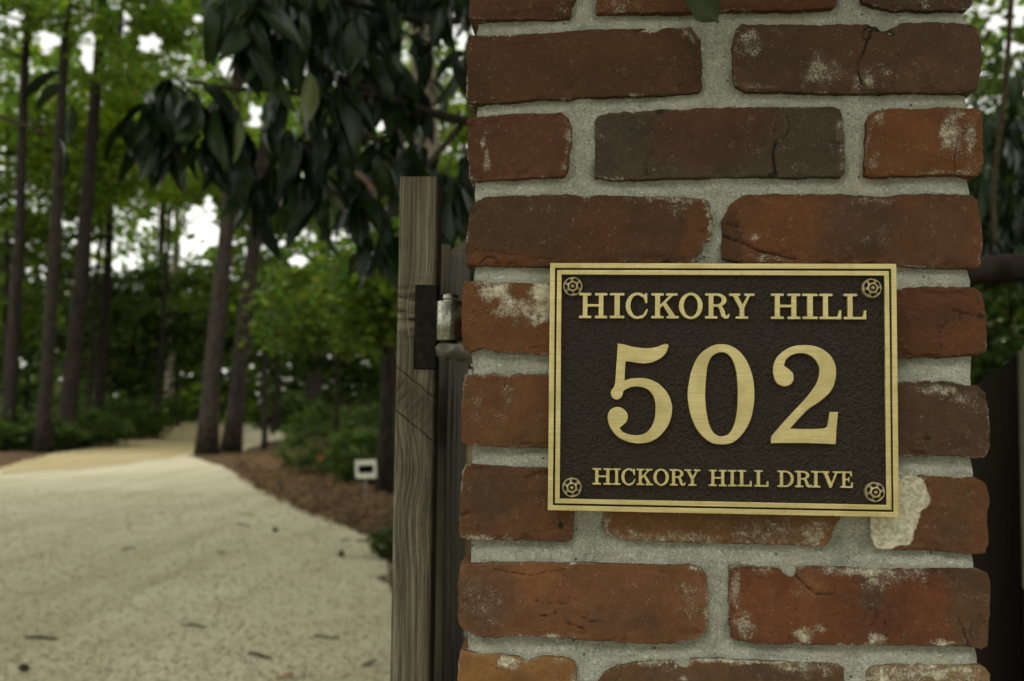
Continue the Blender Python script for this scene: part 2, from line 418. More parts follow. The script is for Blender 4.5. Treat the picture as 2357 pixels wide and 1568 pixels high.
# outlines of the pillar's bricks and the plaque's figures, measured on the pillar face (0.1 mm: x, z)
BR={
'R0A':{'t':[[-1083,18621],[-770,18615],[-117,18616]],'b':[[-1058,17962],[-989,17949],[-821,17943],[-534,17954],[-277,17946],[-157,17954]],'l':[[-1074,18293],[-1068,18137],[-1062,18043]],'r':[[-99,18275],[-105,18120],[-116,18074],[-142,18059],[-149,17997]]},
'R0B':{'t':[[64,18612],[1034,18607],[2177,18598]],'b':[[80,17986],[293,17993],[665,17984],[1123,17992],[1356,17991],[1867,17988],[2143,18003]],'l':[[66,18272],[85,18117],[75,18025]],'r':[[2181,18233],[2176,18081],[2165,18021]]},
'R0C':{'t':[[2380,18594],[2813,18592],[3371,18580]],'b':[[2397,18055],[2490,18015],[2662,17975],[2777,17980],[2877,17967],[3091,17972],[3276,17969]],'l':[[2385,18305],[2387,18153]],'r':[[3368,18361],[3346,18061],[3305,17987]]},
'R1A':{'t':[[-1063,17803],[-1017,17807],[-895,17808],[-653,17808],[-456,17817],[-231,17829],[-35,17842],[144,17847],[442,17847],[665,17853],[798,17852],[916,17855]],'b':[[-1068,17201],[-1008,17185],[-826,17188],[-600,17197],[-420,17226],[-150,17216],[74,17229],[297,17239],[519,17239],[814,17252],[991,17273]],'l':[[-1074,17764],[-1084,17671],[-1075,17440],[-1077,17271]],'r':[[946,17812],[998,17743],[1008,17598],[1010,17416],[1008,17310]]},
'R1B':{'t':[[1356,17874],[1575,17863],[1867,17856],[2026,17849],[2229,17856],[2431,17850],[2502,17827],[2574,17791],[2660,17817],[2732,17858],[2947,17860],[3160,17857],[3288,17840]],'b':[[1296,17322],[1369,17268],[1646,17261],[1936,17252],[2224,17237],[2482,17242],[2796,17246],[3080,17236],[3293,17241]],'l':[[1297,17822],[1275,17685],[1275,17519],[1282,17367]],'r':[[3358,17814],[3393,17746],[3398,17612],[3392,17433],[3372,17359],[3356,17270]]},
'R2A':{'t':[[-1066,17040],[-1021,17063],[-779,17084],[-523,17094],[-328,17098],[-223,17097]],'b':[[-1042,16514],[-997,16491],[-816,16493],[-591,16501],[-352,16511],[-195,16518]],'l':[[-1073,16994],[-1061,16902],[-1061,16750],[-1044,16628]],'r':[[-163,17048],[-133,16987],[-124,16850],[-146,16760],[-157,16654],[-162,16563]]},
'R2B':{'t':[[90,17054],[149,17084],[298,17097],[446,17104],[741,17119],[1035,17126],[1354,17125],[1645,17126],[1935,17128],[2136,17123],[2194,17103]],'b':[[76,16509],[154,16499],[228,16486],[419,16489],[743,16499],[1035,16501],[1208,16508],[1571,16511],[1715,16503],[1931,16506],[2203,16508]],'l':[[68,17016],[74,16819],[79,16622]],'r':[[2215,17043],[2232,16879],[2233,16656],[2222,16538]]},
'R2C':{'t':[[2437,17041],[2509,17085],[2652,17106],[2865,17097],[3008,17111],[3220,17112],[3361,17107]],'b':[[2403,16522],[2460,16500],[2645,16514],[2858,16513],[3070,16520],[3281,16512],[3337,16504]],'l':[[2415,16982],[2406,16804],[2407,16641]],'r':[[3391,17063],[3389,16930],[3391,16797],[3395,16636],[3380,16548]]},
'R3A':{'t':[[-964,16293],[-904,16336],[-739,16350],[-440,16356],[-142,16360],[7,16334],[81,16354],[302,16348],[596,16343],[816,16335],[962,16327],[1064,16304]],'b':[[-1052,15728],[-730,15721],[-136,15715],[452,15724],[934,15741]],'l':[[-1031,16256],[-1043,16067],[-1059,15871]],'r':[[1082,16275],[1101,16141],[1101,15963],[1035,15933],[1006,15859],[948,15800]]},
'R3B':{'t':[[1251,16266],[1295,16303],[1367,16351],[1642,16362],[1930,16358],[2216,16360],[2387,16345],[2572,16333],[2714,16352],[2926,16359],[3208,16351],[3292,16343]],'b':[[1182,15796],[1353,15752],[1753,15738],[2294,15739],[2581,15744],[2830,15722],[3079,15708],[3301,15716]],'l':[[1230,16231],[1182,16118],[1189,15968]],'r':[[3347,16306],[3357,16211],[3378,16066],[3380,15906],[3367,15804],[3362,15735]]},
'R4A':{'t':[[-1066,15580],[-961,15591],[-751,15577],[-513,15571],[-327,15564],[-122,15559]],'b':[[-1063,14983],[-1011,14957],[-951,14980],[-892,14995],[-773,14959],[-506,14950],[-328,14941],[-117,14923]],'l':[[-1082,15478],[-1087,15329],[-1081,15150],[-1069,15031]],'r':[[-103,15439],[-104,15140]]},
'R4B':{'t':[[101,15560],[1207,15558],[2221,15547]],'b':[[106,14932],[1207,14935],[2234,14930]],'l':[[95,15440],[98,15066]],'r':[[2249,15451],[2253,15084]]},
'R4C':{'t':[[2472,15541],[2663,15535],[2747,15544],[2915,15558],[3166,15554],[3299,15550]],'b':[[2472,14925],[2673,14936],[2823,14949],[3040,14946],[3239,14962],[3322,14971]],'l':[[2456,15452],[2460,15086]],'r':[[3356,15512],[3388,15426],[3395,15323],[3402,15254],[3399,15100],[3403,15014],[3381,14992]]},
'R5A':{'t':[[-1051,14764],[-1001,14771],[-901,14760],[-789,14773],[-665,14762],[-541,14773],[-318,14766],[476,14773],[1079,14772]],'b':[[-1056,14162],[-1029,14146],[-780,14134],[-533,14129],[-323,14133],[479,14125],[1090,14120]],'l':[[-1062,14683],[-1072,14497],[-1074,14312],[-1070,14201]],'r':[[1097,14632],[1097,14266]]},
'R5B':{'t':[[1286,14752],[1928,14745],[2620,14715],[2704,14742],[2904,14749],[3070,14746],[3202,14722],[3318,14715]],'b':[[1285,14116],[1924,14105],[2663,14106],[2812,14105],[3061,14117],[3193,14111],[3291,14104],[3357,14110]],'l':[[1272,14635],[1271,14232]],'r':[[3375,14656],[3398,14554],[3408,14402],[3408,14216],[3383,14156]]},
'R6A':{'t':[[-1032,13974],[-989,13987],[-778,13972],[-592,13963],[-309,13962],[-108,13961]],'b':[[-1064,13343],[-978,13329],[-817,13327],[-603,13325],[-443,13331],[-283,13329],[-156,13327],[-103,13338]],'l':[[-1056,13906],[-1071,13697],[-1077,13453],[-1072,13349]],'r':[[-84,13771],[-84,13570],[-88,13454],[-95,13360]]},
'R6B':{'t':[[187,13959],[1206,13955],[2101,13956]],'b':[[193,13418],[246,13393],[330,13359],[456,13353],[666,13350],[822,13344],[979,13340],[1433,13344],[1660,13344],[1886,13338],[2044,13341]],'l':[[166,13775],[170,13565],[169,13439]],'r':[[2152,13705],[2169,13571],[2123,13502],[2100,13422]]},
'R6C':{'t':[[2438,13955],[2561,13950],[2661,13933],[2711,13947],[2893,13954],[3141,13941],[3289,13941]],'b':[[2469,13328],[2603,13320],[2725,13323],[2892,13321],[3113,13315],[3278,13302],[3355,13310]],'l':[[2425,13782],[2419,13550],[2420,13429]],'r':[[3370,13887],[3401,13778],[3396,13711],[3379,13643],[3380,13526],[3391,13393]]},
'R7A':{'t':[[-1055,13127],[-975,13128],[-814,13138],[-600,13148],[-387,13153],[-175,13148],[-17,13157],[194,13152],[457,13153],[666,13156],[875,13158],[958,13154]],'b':[[-1058,12601],[-1008,12545],[-912,12506],[-752,12495],[-677,12507],[-614,12522],[-486,12518],[-327,12507],[-116,12514],[42,12503],[251,12499],[460,12489],[720,12494],[876,12517],[1000,12562]],'l':[[-1068,13063],[-1073,12905],[-1070,12695]],'r':[[1020,13125],[1051,13074],[1060,12909],[1057,12702],[1041,12609]]},
'R7B':{'t':[[1239,13157],[1330,13163],[1433,13162],[1648,13162],[1682,13117],[1749,13073],[1789,13086],[1812,13160],[1941,13178],[2110,13173],[2334,13169],[2557,13167],[2779,13172],[3000,13181],[3166,13185],[3298,13180]],'b':[[1256,12557],[1318,12536],[1487,12513],[1769,12516],[2105,12522],[2328,12527],[2405,12531],[2550,12528],[2771,12540],[2991,12541],[3156,12540],[3298,12528],[3347,12541]],'l':[[1237,13004],[1239,12833],[1250,12664]],'r':[[3363,13153],[3384,13103],[3386,13003],[3382,12780],[3376,12625],[3364,12558]]},
'R8A':{'t':[[-1043,12392],[-1006,12383],[-909,12355],[-696,12356],[-548,12350],[-484,12305],[-431,12328],[-357,12351],[-168,12359],[-104,12348]],'b':[[-1057,11751],[-598,11761],[-44,11766]],'l':[[-1063,12298],[-1071,12117],[-1072,11966]],'r':[[-62,12324],[-46,12257],[-40,12151],[-32,12001]]},
'R8B':{'t':[[149,12181],[190,12234],[284,12293],[461,12330],[669,12346],[876,12368],[1083,12377],[1318,12372],[1656,12372],[1992,12371],[2148,12365]],'b':[[129,11772],[1204,11790],[2172,11810]],'l':[[127,12149],[121,11935]],'r':[[2192,12333],[2194,12223],[2198,12007]]},
'R8C':{'t':[[2392,12333],[2426,12353],[2603,12379],[2658,12381],[2989,12391],[3153,12391],[3296,12393]],'b':[[2381,11811],[2952,11825],[3347,11832]],'l':[[2375,12305],[2375,12229],[2373,12013]],'r':[[3344,12369],[3376,12315],[3375,12262],[3375,12047]]},
}
D5 = [[282, 15035], [334, 15028], [427, 15006], [528, 14998], [607, 15009], [682, 15036], [707, 15032], [710, 15006], [689, 14956], [646, 14913], [579, 14879], [500, 14866], [435, 14873], [392, 14880], [350, 14884], [345, 14808], [341, 14718], [393, 14737], [479, 14743], [550, 14733], [629, 14696], [701, 14622], [737, 14539], [744, 14468], [730, 14389], [695, 14317], [631, 14244], [553, 14200], [460, 14187], [367, 14201], [288, 14239], [230, 14306], [205, 14367], [202, 14425], [222, 14467], [258, 14489], [294, 14493], [337, 14475], [366, 14438], [370, 14405], [359, 14369], [330, 14340], [303, 14317], [324, 14286], [381, 14263], [460, 14257], [524, 14278], [566, 14322], [595, 14387], [605, 14480], [598, 14552], [572, 14609], [529, 14650], [465, 14668], [407, 14665], [350, 14643], [329, 14626], [326, 14599], [308, 14570], [275, 14555], [243, 14569], [226, 14601], [230, 14634], [250, 14659], [262, 14699], [271, 14837]]
D2 = [[1678, 14860], [1693, 14905], [1729, 14941], [1778, 14962], [1841, 14966], [1897, 14946], [1946, 14900], [1970, 14840], [1970, 14790], [1952, 14726], [1909, 14654], [1853, 14582], [1768, 14489], [1670, 14381], [1571, 14262], [1568, 14206], [1837, 14212], [2100, 14206], [2110, 14345], [2123, 14476], [2054, 14475], [2043, 14407], [2029, 14351], [1998, 14335], [1851, 14330], [1726, 14331], [1796, 14411], [1880, 14497], [1964, 14555], [2035, 14616], [2080, 14677], [2104, 14756], [2109, 14827], [2096, 14891], [2051, 14962], [1981, 15011], [1912, 15032], [1842, 15036], [1764, 15027], [1687, 14991], [1623, 14933], [1595, 14872], [1589, 14807], [1598, 14750], [1622, 14708], [1671, 14685], [1713, 14691], [1745, 14716], [1757, 14752], [1753, 14795], [1728, 14823]]
LET = [('H', -52, 190, 15251, 15469), ('I', 212, 336, 15252, 15470), ('C', 348, 537, 15252, 15470), ('K', 566, 798, 15253, 15470), ('O', 800, 999, 15253, 15471), ('R', 1020, 1227, 15254, 15471), ('Y', 1222, 1434, 15254, 15471), ('H', 1573, 1817, 15255, 15472), ('I', 1835, 1961, 15256, 15472), ('L', 1975, 2156, 15256, 15473), ('L', 2177, 2362, 15256, 15473), ('H', 75, 241, 13834, 13972), ('I', 246, 312, 13835, 13973), ('C', 319, 437, 13835, 13973), ('K', 447, 586, 13836, 13974), ('O', 589, 718, 13837, 13974), ('R', 726, 857, 13837, 13975), ('Y', 847, 981, 13838, 13976), ('H', 1054, 1200, 13839, 13976), ('I', 1212, 1282, 13840, 13977), ('L', 1293, 1408, 13841, 13977), ('L', 1431, 1546, 13841, 13978), ('D', 1622, 1755, 13842, 13979), ('R', 1766, 1901, 13843, 13979), ('I', 1901, 1973, 13844, 13980), ('V', 1976, 2138, 13844, 13980), ('E', 2138, 2238, 13845, 13981)]
D0 = [[[875, 14609], [886, 14713], [911, 14822], [957, 14923], [1021, 14988], [1092, 15028], [1159, 15038], [1234, 15025], [1312, 14973], [1375, 14884], [1417, 14762], [1431, 14648], [1427, 14534], [1406, 14420], [1360, 14319], [1296, 14240], [1233, 14200], [1155, 14188], [1078, 14201], [1000, 14254], [943, 14328], [904, 14420], [883, 14513]], [[1021, 14607], [1027, 14729], [1039, 14837], [1063, 14909], [1106, 14953], [1163, 14969], [1212, 14950], [1251, 14900], [1280, 14811], [1293, 14675], [1293, 14546], [1281, 14432], [1254, 14332], [1212, 14275], [1148, 14258], [1092, 14287], [1056, 14351], [1035, 14443], [1024, 14529]]]

# ------------------------------------------------------------------ the brick pillar


def resample(p, n):
    p = np.asarray(p, float); d = np.r_[0, np.cumsum(np.linalg.norm(np.diff(p, axis=0), axis=1))]
    # gentle spline: linear resample then smooth
    t = np.linspace(0, d[-1], n); q = np.stack([np.interp(t, d, p[:, 0]), np.interp(t, d, p[:, 1])], 1)
    for _ in range(3):
        q[1:-1] = .25 * q[:-2] + .5 * q[1:-1] + .25 * q[2:]
    return q


def seg_dist(x, z, pl):
    d = np.full(x.shape, 1e9)
    for (ax, az), (bx, bz) in zip(pl[:-1], pl[1:]):
        ex, ez = bx - ax, bz - az; L = ex * ex + ez * ez + 1e-12
        t = np.clip(((x - ax) * ex + (z - az) * ez) / L, 0, 1)
        d = np.minimum(d, np.hypot(x - ax - t * ex, z - az - t * ez))
    return d


# colour (sRGB 0-255 of the fired clay), proud (mm), stains (u, v, ru, rv, strength), dark marks (spots and lower-edge bands), cracks (width mm, points), patches
SPEC = {
    'R0A': ((118, 66, 44), 1, [(.9, .8, .06, .3, .3)], [], []),
    'R0B': ((132, 68, 38), 2, [(.1, .9, .2, .1, .35)], [(.5, .95, .5, .12, .5)], []),
    'R0C': ((104, 64, 52), 1, [(.6, .9, .3, .1, .3)], [], []),
    'R1A': ((112, 66, 42), 1, [(.97, .1, .03, .2, .5)], [(.5, .98, .5, .06, .5)], [(.5, [(.45, .8), (.46, .98)])]),
    'R1B': ((112, 70, 54), 2, [(.07, .25, .04, .2, .62), (.37, .68, .07, .16, .62), (.12, .93, .09, .05, .55), (.55, .8, .05, .16, .6), (.62, .68, .03, .08, .4), (.1, .4, .02, .15, .5)],
            [(.2, .62, .13, .25, .42), (.58, .1, .03, .06, .7)],
            [(1.3, [(.575, .02), (.56, .28), (.545, .48), (.53, .55), (.525, .75), (.55, .97)]), (1., [(.56, .28), (.54, .2), (.545, .08), (.57, .05), (.585, .14), (.565, .27)]), (.6, [(.66, .3), (.70, .42), (.69, .66), (.67, .97)]), (2., [(.6, .1), (.64, .09), (.67, .16)])]),
    'R2A': ((124, 68, 46), 1, [(.16, .42, .03, .13, .8), (.19, .62, .03, .14, .72), (.97, .5, .03, .4, .5)], [], []),
    'R2B': ((104, 76, 62), 1.5, [(.99, .5, .012, .3, .5)], [(.0, .5, .05, .6, .35), (.27, .04, .02, .06, .9), (.72, .97, .03, .06, 1)],
            [(.7, [(.755, .05), (.735, .25), (.745, .34)]), (.8, [(.785, .1), (.80, .25), (.775, .4), (.735, .48)]), (1.5, [(.735, .48), (.73, .7), (.735, .96)]), (.6, [(.225, .05), (.218, .35)]), (.8, [(.232, .6), (.21, .8), (.215, .97)])],),
    'R2C': ((150, 80, 42), 2, [(.13, .09, .07, .09, 1.), (.06, .8, .05, .1, .7), (.75, .38, .08, .3, .85), (.89, .55, .05, .35, .6), (.68, .95, .3, .05, .5), (.78, .1, .1, .12, .55), (.03, .4, .02, .1, .5)], [(.8, .72, .02, .2, .5)],
            [(.9, [(.8, .68), (.8, .95)])]),
    'R3A': ((118, 70, 46), 1, [(.85, .03, .15, .05, .7), (.88, .17, .03, .1, .42), (.99, .4, .015, .3, .6)], [(.9, .93, .1, .08, .5)], [(.8, [(.06, .98), (.1, .86), (.13, .9)]), (.6, [(.02, .75), (.2, .84), (.4, .92)])]),
    'R3B': ((134, 74, 46), 1, [(.6, .09, .1, .07, .42), (.13, .63, .02, .06, .8), (.2, .9, .06, .04, .5), (.62, .6, .03, .15, .3)], [(.04, .7, .05, .4, .35)], [(1.2, [(.0, .6), (.08, .72), (.14, .85), (.3, .97)]), (.6, [(.32, .5), (.36, .65)]), (1., [(0, .35), (.05, .42)])]),
    'R4A': ((144, 80, 46), 2, [(.32, .14, .12, .18, 1.15), (.50, .36, .20, .14, .95), (.80, .14, .18, .22, 1.15), (.74, .36, .16, .12, 1.0), (.25, .03, .14, .06, .8)], [(.45, .98, .3, .05, .4)], [(.6, [(.62, .92), (.72, .88)])]),
    'R4B': ((130, 72, 46), 1, [], [], []),
    'R4C': ((128, 66, 38), 1, [], [(.95, .42, .04, .06, .9), (.6, .82, .04, .05, .6), (.5, .95, .5, .08, .4)],
            [(1., [(.78, .32), (.86, .36), (.98, .42)]), (.9, [(.84, .36), (.86, .55)]), (.8, [(.62, .72), (.66, .58), (.72, .5)]), (.8, [(.64, .78), (.66, .84)]), (.6, [(.2, .5), (.26, .62)])]),
    'R5A': ((138, 80, 52), 2, [(.07, .38, .02, .15, .45), (.06, .58, .02, .1, .42), (.15, .55, .02, .1, .3), (.14, .02, .1, .04, .5), (.19, .25, .02, .1, .35)], [(.2, .5, .012, .5, .42), (.12, .08, .01, .06, .5)], [(.6, [(.17, .05), (.165, .2)])]),
    'R5B': ((116, 72, 56), 2, [(.80, .13, .08, .1, .75), (.90, .25, .04, .09, .55), (.45, .45, .05, .2, .32)], [(.76, .74, .02, .04, .8)], []),
    'R6A': ((132, 76, 48), 2, [(.15, .97, .15, .04, .65), (.45, .97, .08, .03, .75), (.97, .5, .02, .4, .4), (.42, .1, .01, .15, .4)], [(.89, .78, .03, .07, .95), (.7, .95, .05, .04, .5)], []),
    'R6B': ((156, 94, 56), 1, [(.3, .93, .3, .1, .62), (.72, .8, .2, .2, .5), (.92, .8, .09, .25, .75), (.01, .7, .02, .4, .7)], [(.7, .88, .03, .04, .5)], []),
    'R6C': ((138, 78, 48), 1, [(.04, .30, .44, .72, 1.5), (.5, .05, .06, .05, .6)], [], []),
    'R7A': ((158, 90, 54), 3, [(.13, .6, .05, .2, .42), (.05, .3, .05, .25, .34), (.94, .5, .05, .2, .42), (.97, .08, .04, .08, .7), (.3, .99, .15, .04, .6), (.995, .5, .012, .4, .6)], [(.88, .14, .02, .07, .5)],
            [(.8, [(.31, .53), (.36, .62), (.45, .6)]), (1., [(.34, .8), (.41, .78), (.40, .72)]), (.9, [(.5, .77), (.54, .85), (.6, .87)]), (.7, [(.15, .1), (.3, .18), (.45, .08)]), (.8, [(.45, .9), (.52, .98)])]),
    'R7B': ((136, 68, 40), 2, [(.56, .06, .14, .10, .95), (.6, .16, .06, .12, .6), (.05, .78, .04, .18, .62), (.02, .3, .02, .3, .62), (.28, .84, .05, .07, .9), (.36, .8, .03, .06, .6), (.56, .93, .03, .1, .85), (.83, .95, .07, .04, .85), (.12, .05, .06, .06, .5), (.6, .25, .01, .15, .6)],
            [(.93, .8, .02, .2, .6), (.52, .66, .01, .05, .5), (.96, .1, .04, .15, .35)], [(1., [(.25, .05), (.28, .16), (.34, .36), (.42, .38)]), (.9, [(.615, .7), (.615, .98)]), (.7, [(.55, .52), (.59, .6), (.56, .75)]), (.8, [(.905, .62), (.93, .98)])]),
    'R8A': ((178, 110, 62), 2, [(.40, .10, .09, .07, 1.1), (.44, .17, .07, .05, .9), (.9, .06, .08, .06, .7), (.97, .3, .02, .3, .6), (.87, .2, .01, .12, .6)], [], []),
    'R8B': ((140, 88, 60), 1, [(.5, .03, .5, .05, .85), (.3, .12, .02, .1, .5), (.36, .28, .02, .04, .9), (.85, .1, .15, .12, .6)], [(.47, .2, .03, .08, .4)], []),
    'R8C': ((170, 120, 88), 1, [(.5, .12, .5, .15, .80), (.12, .2, .1, .2, .9), (.8, .3, .2, .2, .6)], [(.6, .1, .05, .06, .5)], []),
}
PATCH = {  # other fired tones inside a brick: (sRGB, u, v, ru, rv)
    'R2B': [((120, 62, 46), .48, .3, .26, .6), ((96, 72, 66), .03, .5, .06, .9)],
    'R1B': [((96, 64, 52), .2, .7, .15, .5), ((118, 74, 58), .85, .5, .2, .9)],
    'R2C': [((160, 86, 44), .4, .5, .25, .5)],
    'R3A': [((104, 72, 54), .18, .3, .26, .45), ((138, 72, 38), .55, .6, .12, .6), ((146, 76, 38), .15, .92, .2, .12), ((146, 78, 40), .95, .5, .06, .6)],
    'R3B': [((150, 80, 42), .25, .5, .14, .5), ((118, 76, 62), .55, .4, .15, .5), ((118, 70, 50), .85, .4, .12, .8), ((96, 56, 38), .03, .7, .06, .5)],
    'R4C': [((146, 74, 38), .8, .7, .25, .25)], 'R5A': [((124, 78, 60), .9, .6, .1, .5)],
    'R6A': [((118, 76, 52), .3, .3, .25, .4)], 'R6C': [((128, 78, 50), .7, .5, .15, .6)],
    'R7A': [((136, 84, 66), .12, .5, .14, .6), ((170, 96, 52), .45, .1, .2, .2), ((140, 84, 62), .62, .7, .2, .15)],
    'R7B': [((112, 78, 56), .93, .4, .09, .9), ((150, 78, 40), .2, .6, .2, .4), ((160, 92, 54), .33, .2, .08, .2), ((106, 74, 54), .56, .35, .05, .3)],
    'R8A': [((196, 126, 70), .6, .1, .3, .1)], 'R8B': [((122, 80, 62), .6, .4, .4, .3)],
}


def lin(c):
    c = np.asarray(c, float) / 255
    c = np.where(c < .04045, c / 12.92, ((c + .055) / 1.055) ** 2.4)
    return .62 * (.88 * c + .12 * c.mean()) * np.array([.70, .88, .74])


def make_brick_mesh(n, idx):
    r = BR[n]; col, proud, stains, dark_marks, cracks = SPEC[n]
    g = {k: np.asarray(r[k], float) * 1e-4 for k in 'tblr'}
    top, bot = g['t'], g['b']
    left = np.vstack([top[:1], g['l'], bot[:1]]); right = np.vstack([top[-1:], g['r'], bot[-1:]])
    Wm = np.linalg.norm(top[-1] - top[0]); Hm = np.linalg.norm(left[0] - left[-1])
    nu, nv = int(Wm / .00105) + 2, int(Hm / .00105) + 2

    def warp(k):
        u = np.linspace(0, 1, k); return u - .5 * np.sin(2 * np.pi * u) / (2 * np.pi)
    uu, vv = warp(nu), warp(nv)

    def side(p, u, s):
        q = resample(p, 400); t = np.linspace(0, 1, 400)
        a = np.stack([np.interp(u, t, q[:, 0]), np.interp(u, t, q[:, 1])], 1)
        L = np.linalg.norm(q[-1] - q[0]); e = np.minimum(1, np.minimum(u, 1 - u) * L / .004)[:, None]
        w = np.stack([fbm(u * L / .006 + s, u * 0 + 3.1, idx * 7 + s, 3), fbm(u * L / .006 + s, u * 0 + 8.7, idx * 7 + s + 3, 3)], 1) - .5
        w2 = np.stack([vnoise(u * L / .0022 + s, u * 0 + 1.1, idx + s), vnoise(u * L / .0022, u * 0 + 5.5, idx + s)], 1) - .5
        return a + e * (w * .0017 + w2 * .0008)
    T, Bt, Lf, Rg = side(top, uu, 1), side(bot, uu, 2), side(left, vv, 3), side(right, vv, 4)
    Lf[0], Lf[-1], Rg[0], Rg[-1] = T[0], Bt[0], T[-1], Bt[-1]
    U, V = uu[:, None, None], vv[None, :, None]
    X = ((1 - V) * T[:, None] + V * Bt[:, None] + (1 - U) * Lf[None] + U * Rg[None]
         - ((1 - U) * (1 - V) * T[0] + U * (1 - V) * T[-1] + (1 - U) * V * Bt[0] + U * V * Bt[-1]))
    x, z = X[..., 0], X[..., 1]; u2 = U[..., 0] + 0 * x; v2 = V[..., 0] + 0 * x
    d = np.minimum(np.minimum(u2, 1 - u2) * Wm, np.minimum(v2, 1 - v2) * Hm)
    cx = np.minimum(u2, 1 - u2) * Wm; cz = np.minimum(v2, 1 - v2) * Hm
    rad = .0007 + .0036 * sstep(.60, .8, fbm(x / .02, z / .02, idx + 40, 3)) + .0010 * fbm(x / .006, z / .006, idx, 2)
    rc = lambda q: rad * (1 - np.sqrt(np.clip(1 - np.clip(1 - q / rad, 0, 1) ** 2, 0, 1)))
    y = np.maximum(rc(cx), rc(cz)) * .75
    y = y - proud * .0012
    y = y + .0014 * (fbm(x / .045, z / .04, idx + 11, 2) - .5) + .00035 * (fbm(x / .005, z / .005, idx + 21, 4) - .5) * 2
    pit = sstep(.70, .82, fbm(x / .004, z / .004, idx + 31, 2)); y = y + .0007 * pit
    # spalls: flakes lost from the face
    sp = sstep(.62, .72, fbm(x / .03, z / .018, idx + 61, 4)) * sstep(.016, .0, d); y = y + sp * .0022
    crk = np.zeros_like(x)
    for w, pts in cracks:
        P = [((1 - b) * ((1 - a) * T[0] + a * T[-1]) + b * ((1 - a) * Bt[0] + a * Bt[-1])) for a, b in pts]
        wob = .0011 * (fbm(x / .004, z / .004, idx + 71, 2) - .5) * 2
        ds = seg_dist(x + wob, z - wob, P); ww = w * .00075
        gk = np.exp(-(ds / ww) ** 2); y = y + gk * min(.0035, .0022 * w); crk = np.maximum(crk, gk * min(1, .55 + .4 * w))
    base = lin(col); tint = np.ones(x.shape + (3,)) * base
    for c, pu, pv, ru, rv in PATCH.get(n, []):
        q = np.sqrt(((u2 - pu) / ru) ** 2 + ((v2 - pv) / rv) ** 2) + .5 * (fbm(x / .02, z / .02, idx + 80, 4) - .5)
        k = .7 * sstep(1.25, .65, q)[..., None]; tint = tint * (1 - k) + k * lin(c)
    k = (fbm(x / .05, z / .03, idx + 90, 4) - .5) * 2
    tint = tint * (1 + .35 * k[..., None] * np.array([1, .8, .6]))
    white = np.zeros_like(x)
    for su, sv, ru, rv, st in stains:
        q = ((u2 - su) / ru) ** 2 + ((v2 - sv) / rv) ** 2
        q = np.sqrt(q) * (1 + (.28 if st > 1.2 else 1.7) * (fbm(x / .011, z / .011, idx + 95, 4) - .5))
        white = np.maximum(white, st * (.62 * sstep(1.05, .93, q) if st > 1.2 else .49 * sstep(1.7, .2, q)))
    en = fbm(x / .022, z / .022, idx + 99, 3)
    white = np.maximum(white, .33 * sstep(.0032, .0, d) * sstep(.45, .72, en))
    dark = crk.copy()
    for su, sv, ru, rv, st in dark_marks:
        q = np.sqrt(((u2 - su) / ru) ** 2 + ((v2 - sv) / rv) ** 2) * (1 + .8 * (fbm(x / .01, z / .01, idx + 105, 3) - .5))
        dark = np.maximum(dark, st * sstep(1.2, .3, q))
    vv3 = np.stack([x, y, z], -1)
    depth = np.array([.004, .02, .095])
    # perimeter ring (counter-clockwise) pulled back as the brick's four sides
    ring = [(i, 0) for i in range(nu)] + [(nu - 1, j) for j in range(1, nv)] + [(i, nv - 1) for i in range(nu - 2, -1, -1)] + [(0, j) for j in range(nv - 2, 0, -1)]
    ri = np.array([i * nv + j for i, j in ring]); Vf = vv3.reshape(-1, 3); allv = [Vf]; q = [grid_faces(nu, nv)]
    cen = Vf.mean(0); prev = ri; off = len(Vf)
    tf, mf = tint.reshape(-1, 3), np.stack([white, dark, sp], -1).reshape(-1, 3)
    at_, am_ = [tf], [mf]
    for dd in depth:
        rv_ = Vf[ri].copy(); rv_[:, 1] = rv_[:, 1] + dd
        s = rv_[:, [0, 2]] - cen[[0, 2]]; s /= np.linalg.norm(s, axis=1)[:, None]
        rv_[:, [0, 2]] += s * (vnoise(rv_[:, 0] / .008, rv_[:, 2] / .008, idx)[:, None] - .5) * .001
        allv.append(rv_); cur = off + np.arange(len(ri)); off += len(ri)
        q.append(np.stack([prev, np.roll(prev, -1), np.roll(cur, -1), cur], 1)); prev = cur
        at_.append(tf[ri]); am_.append(mf[ri] * np.array([.6, .5, 1]))
    me = np_mesh('brick', np.concatenate(allv), np.concatenate(q)[:, ::-1], None, True, {'tint': np.concatenate(at_), 'mask': np.concatenate(am_)})
    return me


pillar = empty('brick_pillar', (.15, .21, 0), label='square red brick gate pillar with wide grey mortar joints carrying the address plaque', cat='pillar')
PO = Vector((.15, .21, 0))
meshes = {}
for i, n in enumerate(BR):
    me = make_brick_mesh(n, i); meshes[n] = me
    o = obj('brick', me, M['brick'], pillar, -PO)
zc = {n: np.mean([p[1] for p in BR[n]['t'] + BR[n]['b']]) * 1e-4 for n in BR}
course = (zc['R1A'] - zc['R7A']) / 6
XL = min(p[0] for n in ('R6A', 'R7A') for p in BR[n]['l']) * 1e-4
XR = max(p[0] for n in ('R6C', 'R7B') for p in BR[n]['r']) * 1e-4
# courses below and above the picture repeat the same bricks, turned into the same bond
for k in range(1, 19):
    zz = zc['R8B'] - k * course
    if zz < .03: break
    for n in (('R7A', 'R7B') if k % 2 else ('R2A', 'R2B', 'R2C')):
        src = zc['R7A'] if k % 2 else zc['R2B']
        o = obj('brick', meshes[n], M['brick'], pillar, -PO + Vector((0, 0, zz - src)))
for k in range(1, 4):
    for n in (('R1A', 'R1B') if k % 2 else ('R2A', 'R2B', 'R2C')):
        o = obj('brick', meshes[n], M['brick'], pillar, -PO + Vector((0, 0, zc['R0B'] + .028 + k * course - (zc['R1A'] if k % 2 else zc['R2B']))))
